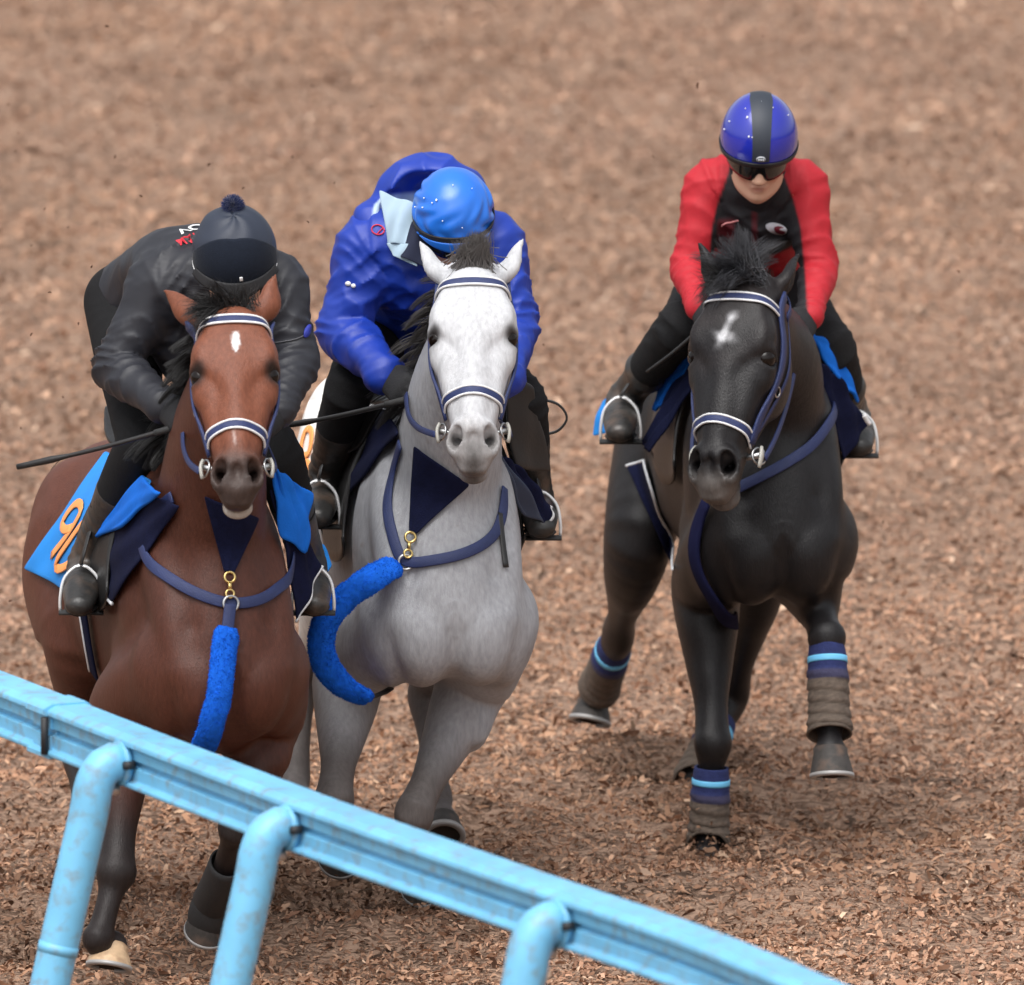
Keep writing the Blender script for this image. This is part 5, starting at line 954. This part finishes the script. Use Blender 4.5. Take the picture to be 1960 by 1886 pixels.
fp = GREY.hit(762, 1084, .02)[0]; fl = [fp]+[GREY.L(x, y, dy) for x, y, dy in [(712, 1108, -.50), (655, 1150, -.50), (618, 1205, -.49), (620, 1265, -.47), (655, 1312, -.44), (706, 1338, -.40)]]; fleece(GREY, fl, .037, .020, c_, 42)
V, F = tube_data(spline(np.array([GREY.L(705, 1336, -.40), GREY.L(725, 1330, -.36), GREY.L(748, 1318, -.30)]), 8), .011, .005, n=8); mobj('strap', V, F, blk, c_)
P = [GREY.hit(x, y, .004) for x, y in [(952, 985), (957, 1030), (966, 1088)]]; strap_on('strap_end', P, .016, .004, blk, c_, .006)
c_ = collar(BLACK, 'navy breast collar across the black horse\'s chest', [(1592, 775), (1580, 815), (1548, 855), (1500, 890), (1455, 915), (1420, 932), (1385, 950)], .030)
o, Pp, N = strap_on('fleece_strap', [BLACK.hit(x, y, .006, -.58) for x, y in [(1362, 962), (1346, 1000), (1336, 1050), (1345, 1095), (1370, 1140), (1400, 1190)]], .05, .010, mat('dark_navy_fleece', tuple(lin((26, 28, 58))), rough=.95, spec=.1), c_, .006, 30)
# ---- leg wraps
mud = lin((96, 84, 74)); nv_ = lin((34, 44, 92))
def leg_wrap(h, leg, t0, t1, label, rr=.049, group='leg wraps'):
    _, kn, fe, co = h.legs[leg][:4]; P = spline(np.array([kn, kn*.7+fe*.3, kn*.3+fe*.7, kn*.1+fe*.9, fe*.9+co*.1, co]), 120); L = np.linalg.norm(fe-kn); Lt = np.linalg.norm(np.diff(P, axis=0), axis=1).sum(); q = np.linspace(t0, t1, 46); idx = q*L/Lt*119; P = np.stack([np.interp(idx, np.arange(120), P[:, i]) for i in range(3)], 1)
    rad = rr*(.90+.10*np.clip((q-q[0])/.15, 0, 1))+.006*np.clip((q-.72)/.28, 0, 1)**2; V, F = tube_data(P, rad, rad*1.12, side=(1, 0, 0), n=26, cap=False); V = np.array(V).reshape(46, 26, 3); c = np.zeros((46, 26, 3)); rg = np.random.default_rng(len(label))
    for i in range(46):
        for j in range(26):
            w = (i/46*7.5+j/26) % 1.0; d = V[i, j]-P[i]; V[i, j] = P[i]+d*(1+.12*w*(i > 12)+rg.normal(0, .008)); c[i, j] = nv_ if i < 14 else (mud*(1+.12*rg.normal())*(.75+.35*w) if i > 17 else nv_*.7+mud*.3)
    o = mobj('leg_wrap', V.reshape(-1, 3), F, mat('wrap_cloth', rough=.9, attr=True, bump=.5, bscale=260, noise=.15, nscale=90), None, c.reshape(-1, 3)); o.location = h.O; o.rotation_euler = (0, 0, R(h.c['yaw'])); tag(o, label, 'leg wrap', group); m_ = o.modifiers.new('s', 'SOLIDIFY'); m_.thickness = .006; m_.offset = 1
    V, F = tube_data(P[6:10], rad[6:10]+.0045, (rad[6:10]+.004)*1.12, n=26, cap=False); st = mobj('stripe', V, F, mat('sky_blue_tape', tuple(lin((112, 196, 240))), rough=.6), o); m_ = st.modifiers.new('s', 'SOLIDIFY'); m_.thickness = .003; m_.offset = 1
leg_wrap(BLACK, 'fL', .08, 1.12, 'muddy navy wrap on the black horse\'s raised foreleg'); leg_wrap(BLACK, 'fR', .26, 1.15, 'muddy navy wrap on the black horse\'s foreleg planted in the chips', .047); leg_wrap(BLACK, 'hR', .12, 1.1, 'muddy navy wrap on the black horse\'s hind leg trailing in the air', .046); leg_wrap(BLACK, 'hL', .3, 1.1, 'navy wrap on the hind leg behind the black horse\'s planted foreleg', .046)
# black boots on the bay's near foreleg
_, kn, fe, co = BAY.legs['fL'][:4]; neo = mat('black_neoprene', (.022, .022, .023), rough=.7, bump=.3, bscale=200); P = spline(np.array([kn*.35+fe*.65, fe, co]), 12); V, F = tube_data(P, np.linspace(.040, .052, 12), np.linspace(.045, .056, 12), n=24, cap=False); o = mobj('brushing_boot', V, F, neo); o.location = BAY.O; o.rotation_euler = (0, 0, R(13)); tag(o, 'black brushing boot on the bay horse\'s bent foreleg between the posts', 'horse boot'); m_ = o.modifiers.new('s', 'SOLIDIFY'); m_.thickness = .006; m_.offset = 1
V, F = tube_data(P[3:5], .048, .053, n=24, cap=False); st = mobj('boot_strap', V, F, blk, o); m_ = st.modifiers.new('s', 'SOLIDIFY'); m_.thickness = .006
toe = BAY.legs['fL'][4]; V, F = tube_data(spline(np.array([co-nrm(toe-co)*.02, co+(toe-co)*.5, toe+nrm(toe-co)*.01]), 8), np.array([.052, .058, .062, .064, .064, .062, .056, .040]), n=24); V = [v+np.array([0, -.012, 0]) for v in V]; mobj('bell_boot', V, F, neo, o)
# ---- whips
def whip(name, a, b_, label, r0=.007, r1=.004, tipw=None):
    P = spline(np.array([a, (a+b_)/2+np.array([0, 0, -.006]), b_]), 20); rad = np.linspace(r0, r1, 20)
    if tipw: rad[-7:] = np.interp(np.arange(7), [0, 2, 6], [r1, tipw, tipw*.8])
    o = mobj(name, *tube_data(P-a, rad, n=10), blk); o.location = a; tag(o, label, 'whip', 'riding whips'); V, F = tube_data(P[:4]-a, .009, n=10); mobj('grip', V, F, mat('whip_grip', (.03, .03, .03), rough=.8), o); return o
whip('riding_whip', U(345, 815, -1.44), U(33, 894, -1.30), 'black whip sticking out level from the charcoal rider\'s hand', .007, .006, .010); whip('riding_whip', U(775, 765, -.68), U(533, 817, -.55), 'black whip in the blue-jacketed rider\'s hand, above the bay\'s shoulder', .008, .006, .009); whip('riding_whip', U(1345, 625, .68), U(1238, 712, .82), 'thin grey-black whip along the red rider\'s thigh', .006, .004)
lp = np.array([U(1005, 770, -.30), U(1040, 768, -.28), U(1070, 778, -.27), U(1083, 800, -.27), U(1068, 822, -.27), U(1035, 829, -.27), U(1000, 822, -.28)]); V, F = ribbon_data(spline(lp, 30)-lp[0], np.tile([0, -.15, 1.], (30, 1)), .018, .006); 
T_ = nrm(np.gradient(spline(lp, 30), axis=0)); V, F = ribbon_data(spline(lp, 30)-lp[0], np.cross(T_, [0, 1., 0]), .016, .006); o = mobj('strap_loop', V, F, blk); o.location = lp[0]; tag(o, 'black leather strap loop sticking out beside the grey horse\'s saddle', 'strap')
# ---- manes, forelocks, tails
blackhair = mat('black_mane_hair', (.016, .015, .015), rough=.45, spec=.5); greyhair = mat('grey_mane_hair', tuple(lin((104, 100, 98))), rough=.55)
def crest(h, n, rg, t0=.05, t1=.95, w=.03):
    C = spline(np.array([h.crest[2], h.crest[1], h.crest[0]]), 40); up = nrm(np.array([0, .5, .87])); base = []
    for t_ in np.linspace(t0, t1, 24):
        i = t_*39; p = C[int(i)]*(1-i % 1)+C[min(39, int(i)+1)]*(i % 1); base.append(h.s.cast(p+up*.5, -up, .6))
    base = np.array(base); k = rg.uniform(0, 22.99, n); i = k.astype(int); f_ = (k-i)[:, None]; return base[i]*(1-f_)+base[i+1]*f_+np.stack([rg.normal(0, w*.5, n), np.zeros(n), np.full(n, -.006)], 1)
def forelock(h, n, m, dvec, ln, seed, spread=.5, grav=.1, cx=0.0, ca=-.005):
    rg = np.random.default_rng(seed); roots = np.array([h.HP(cx+rg.normal(0, .028), ca+rg.normal(0, .016), .052+rg.normal(0, .006)) for _ in range(n)]); cl = rg.integers(0, 14, n); cd = rg.normal(0, spread, (14, 3)); cl = (cl*3+rg.integers(0, 3, n)); cd = np.repeat(cd, 3, 0)+rg.normal(0, spread*.4, (42, 3)); D = np.asarray(dvec)+cd[cl]+rg.normal(0, spread*.15, (n, 3)); ll = rg.uniform(.6, 1.15, 42)[cl]*ln; return hair('forelock', roots, D, ll, .0014, m, h.root, seg=8, grav=grav, wave=.10, seed=seed, clump=cl)
def mane(h, n, m, dvec, ln, seed, spread=.35, grav=.5, **k):
    rg = np.random.default_rng(seed); roots = crest(h, n, rg, **k); cl = ((roots[:, 1]-roots[:, 1].min())*70).astype(int); nc = cl.max()+1; cd = rg.normal(0, spread, (nc, 3)); return hair('mane', roots, np.asarray(dvec)+cd[cl]+rg.normal(0, spread*.2, (n, 3)), rg.uniform(.6, 1.2, nc)[cl]*ln, .0019, m, h.root, seg=8, grav=grav, wave=.10, seed=seed, clump=cl)
mane(BAY, 3600, blackhair, (-1.0, .1, .6), .19, 51, grav=.7); forelock(BAY, 800, blackhair, (-1.0, -.1, .15), .14, 52, .35, .35, -.015)
forelock(BAY, 160, blackhair, (.15, .0, 1.), .075, 62, .2, .0, .02)
mane(GREY, 1500, mat('dark_grey_mane_hair', tuple(lin((62, 58, 56))), rough=.5), (-1., .2, .5), .20, 53, grav=.7); forelock(GREY, 1100, greyhair, (.1, .15, 1.0), .10, 54, .42, .0, .0, -.02)
mane(BLACK, 1500, blackhair, (-.6, .2, .9), .14, 55, grav=.4); forelock(BLACK, 1500, mat('charcoal_forelock_hair', tuple(lin((58, 58, 62))), rough=.45), (-.2, .0, 1.1), .16, 56, .5, .45, -.005, -.02); forelock(BLACK, 600, blackhair, (-1.0, .05, .25), .12, 57, .3, .3, -.03, .0)
for h, m, sd_ in ((BAY, blackhair, 61), (GREY, greyhair, 63), (BLACK, blackhair, 65)):
    rg = np.random.default_rng(sd_); p0 = np.array([0, 1.24, 1.42+h.c['z']+h.c['croup']]); hair('tail', p0+rg.normal(0, .02, (500, 3)), np.array([0, 1., .25])+rg.normal(0, .12, (500, 3)), np.full(500, .62), .003, m, h.root, seg=8, grav=1.0, wave=.05, seed=sd_)
# ---- chips in the air
chip_m = mat('flying_chip', tuple(lin((92, 62, 46))), rough=.9)
fl = [(30, 290, 3, 4), (35, 255, 3, 3), (205, 50, 2, 6), (165, 215, 4, 4), (520, 130, 5, 5), (598, 165, 5, 6), (712, 205, 4, 4), (690, 170, 4, 3), (845, 45, 6, 4), (400, 315, 2, 6), (270, 375, 1, 5), (465, 360, 1, 5), (590, 425, 0, 4), (175, 510, 0, 5), (130, 435, 0, 4), (85, 400, 1, 4), (1335, 163, 2, 7), (1500, 440, 1, 5), (1795, 330, 2, 3), (1835, 520, 2, 5), (680, 1450, -.6, 8), (385, 1640, -1.2, 9), (1240, 1745, 0, 5), (640, 505, .5, 4), (1690, 1000, 2, 4), (1460, 70, 3, 4), (970, 175, 4, 3), (1090, 215, 4, 3), (60, 640, 0, 5), (120, 760, 0, 4), (15, 200, 3, 4), (60, 470, 1, 4), (220, 300, 2, 5), (300, 240, 3, 5), (340, 90, 5, 4), (640, 350, 1, 4), (560, 300, 2, 4), (95, 560, 0, 5), (150, 620, -.2, 5), (40, 820, -.3, 5), (1250, 300, 2, 4), (1750, 760, 2, 4), (1080, 420, 2, 4), (1040, 660, 1, 4), (20, 1150, -1, 6), (40, 1600, -1.6, 8), (25, 1500, -1.5, 7), (90, 1780, -2, 8), (640, 1790, -1., 7), (720, 1700, -.6, 7), (760, 1660, -.5, 6), (1180, 1560, .8, 6), (1230, 1440, 1.5, 6), (1440, 1620, .5, 5), (330, 1700, -1.2, 7)]
for k, (x, y, Yd, sz) in enumerate(fl):
    p = U(x, y, Yd); q = RNG.normal(0, 1, (8, 3))*np.array([.6, .3, .25]); base = np.array([[-1, -.6, 0], [-.8, .6, .2], [0, -.7, .3], [.1, .6, .3], [1, -.4, 0], [.9, .5, -.2], [-.9, 0, -.5], [.9, 0, -.5]])*.7+q*.2; r3 = np.linalg.qr(RNG.normal(0, 1, (3, 3)))[0]
    o = mobj('wood_chip', (base@r3)*sz/PPM*1.0, [(0, 2, 3, 1), (2, 4, 5, 3), (0, 6, 7, 2), (2, 7, 4), (1, 3, 7, 6), (3, 5, 7), (0, 1, 6), (4, 7, 5)], chip_m, smooth=False); o.location = p; tag(o, 'tiny wood chip thrown into the air by the hooves', 'wood chip', 'wood chips in the air')
# ------------------------------------------------------------------ marks on clothing
def ghit(r, x, y, lift=.004):
    d = nrm(U(x, y, 0)-CAMP); p0 = CAMP-r.O+d*(DIST-3.2+r.O[1]); p = r.JS.cast(p0, d, 5.0); return p+r.JS.grad(p)*lift
def gmark(r, name, pts, m, lift=.004):
    P = np.array([ghit(r, x, y, lift) for x, y in pts]); c = P.mean(0); V = list(P)+[c+(c*0)]; n = len(P); o = mobj(name, V, [(i, (i+1) % n, n) for i in range(n)], m, r.jacket); s_ = o.modifiers.new('s', 'SOLIDIFY'); s_.thickness = .0025; s_.offset = 0; return o
def oval(x, y, rx, ry, rot=0, n=18): return [(x+rx*math.cos(t_)*math.cos(rot)-ry*math.sin(t_)*math.sin(rot), y+rx*math.cos(t_)*math.sin(rot)+ry*math.sin(t_)*math.cos(rot)) for t_ in np.linspace(0, 2*math.pi, n, endpoint=False)]
def gline(r, name, pts, w, m, lift=.003):
    P = spline(np.array([ghit(r, x, y, lift) for x, y in pts]), max(10, 3*len(pts))); N = r.JS.grad(P); V, F = ribbon_data(P, N, w, .002); return mobj(name, V, F, m, r.jacket)
bg_ = mat('pale_badge', (.62, .62, .66), rough=.7); gmark(R3, 'chest_badge', oval(1487, 437, 22, 10, .22), bg_); gmark(R3, 'badge_mark', oval(1493, 438.5, 13, 7, .22), mat('maroon_badge', tuple(lin((110, 22, 40))), rough=.7), .0062)
gline(R3, 'chest_logo', [(1380, 432), (1386, 428), (1400, 425), (1414, 421)], .004, mat('pink_print', tuple(lin((226, 150, 150))), rough=.6))
rl = mat('red_print', tuple(lin((190, 30, 60))), rough=.6); gline(R2, 'chest_logo', oval(724, 441, 12, 9, .2, 14)+[(736, 443)], .0035, rl); gline(R2, 'chest_logo', [(722, 449), (734, 437)], .003, rl)
gmark(R2, 'sleeve_snap', oval(667, 543, 5.5, 5, 0, 10), white_trim); gmark(R2, 'sleeve_snap', oval(677, 547, 4.5, 4, 0, 10), white_trim)
gmark(R1, 'sleeve_logo', oval(587, 634, 6, 14, .3, 14), mat('blue_print', tuple(lin((40, 52, 150))), rough=.6)); gline(R1, 'sleeve_seam', [(505, 652), (540, 655), (570, 648), (590, 636)], .003, mat('grey_seam', (.09, .09, .1), rough=.6))
cuffb = mat('blue_cuff', tuple(lin((46, 66, 190))), rough=.7)
for r, m, f_ in ((R1, cuffb, .90),):
    for q in 'LR':
        el, wr = r.J['el'+q], r.J['wr'+q]; a = el*(1-f_)+wr*f_; d = nrm(wr-el); V, F = tube_data([a-d*.004, a+d*.012], .044, .041, side=(1, .3, 0), n=20, cap=False); o = mobj('cuff', V, F, m, r.jacket); s_ = o.modifiers.new('s', 'SOLIDIFY'); s_.thickness = .005
# printed words on the back of the charcoal jacket, upright when seen from behind
def back_text(r, txt, size, x, y, rot, m):
    cu = bpy.data.curves.new('t', 'FONT'); cu.body = txt; cu.size = size; cu.align_x = 'CENTER'; cu.offset = size*.02; to = bpy.data.objects.new('t', cu); COL.objects.link(to); dg = bpy.context.evaluated_depsgraph_get(); me = bpy.data.meshes.new_from_object(to.evaluated_get(dg)); bpy.data.objects.remove(to)
    v = np.empty(len(me.vertices)*3); me.vertices.foreach_get('co', v); v = v.reshape(-1, 3); F = [tuple(p.vertices) for p in me.polygons]; c = ghit(r, x, y); n = r.JS.grad(c)
    fw = nrm(r.J['neck']-r.J['pelvis']); up = nrm(fw-(fw@n)*n); rt = np.cross(up, n); a = R(rot); rt, up = rt*math.cos(a)+up*math.sin(a), up*math.cos(a)-rt*math.sin(a); P = []
    for q in v:
        p = c+rt*q[0]+up*q[1]; h_ = r.JS.cast(p+n*.08, -n, .16); P.append(h_+n*.004)
    mobj('back_print', P, F, m, r.jacket, smooth=False)
back_text(R1, 'SOV', .055, 366, 434, 0, white_trim); back_text(R1, 'STAM', .034, 360, 452, 0, mat('red_back_print', tuple(lin((206, 40, 56))), rough=.6))
# ---- dirt kicked up behind the hooves
def spray(n, x, y, rad, hgt, seed):
    global RNG
    RNG = np.random.default_rng(seed); c = ground_pt(x, y); o = chips('kicked_dirt', n, (c[0]-rad, c[0]+rad), (c[1]-rad*1.4, c[1]+rad*1.4), .010, .030, 'dark damp wood chips thrown up where a hoof struck')
    me = o.data; v = np.empty(len(me.vertices)*3); me.vertices.foreach_get('co', v); v = v.reshape(-1, 6, 3); cc = v.mean(1); q = np.clip(1-np.hypot((cc[:, 0]-c[0])/rad, (cc[:, 1]-c[1])/(rad*1.4)), 0, 1); v[:, :, 2] += (RNG.exponential(hgt, len(v))*q)[:, None]; me.vertices.foreach_set('co', v.astype(np.float32).ravel())
    a = me.color_attributes['col']; k = np.empty(len(a.data)*4, np.float32); a.data.foreach_get('color', k); k = k.reshape(-1, 4); k[:, :3] *= .55; a.data.foreach_set('color', k.ravel()); me.update(); return o
for k, (n, x, y, rad, hg) in enumerate([(2200, 690, 1745, .36, .10), (900, 1285, 1476, .26, .06), (600, 1356, 1632, .14, .035), (1500, 45, 1740, .34, .16), (400, 1340, 1560, .16, .05)]):
    o = spray(n, x, y, rad, hg, 90+k); o['label'] = ['dark damp chips thrown up behind the rail between the posts', 'dark divot of damp chips behind the black horse', 'chips splashing round the black horse\'s planted foreleg', 'dark chips thrown up at the left beside the nearest post', 'chips lifted under the black horse\'s hind hoof'][k]
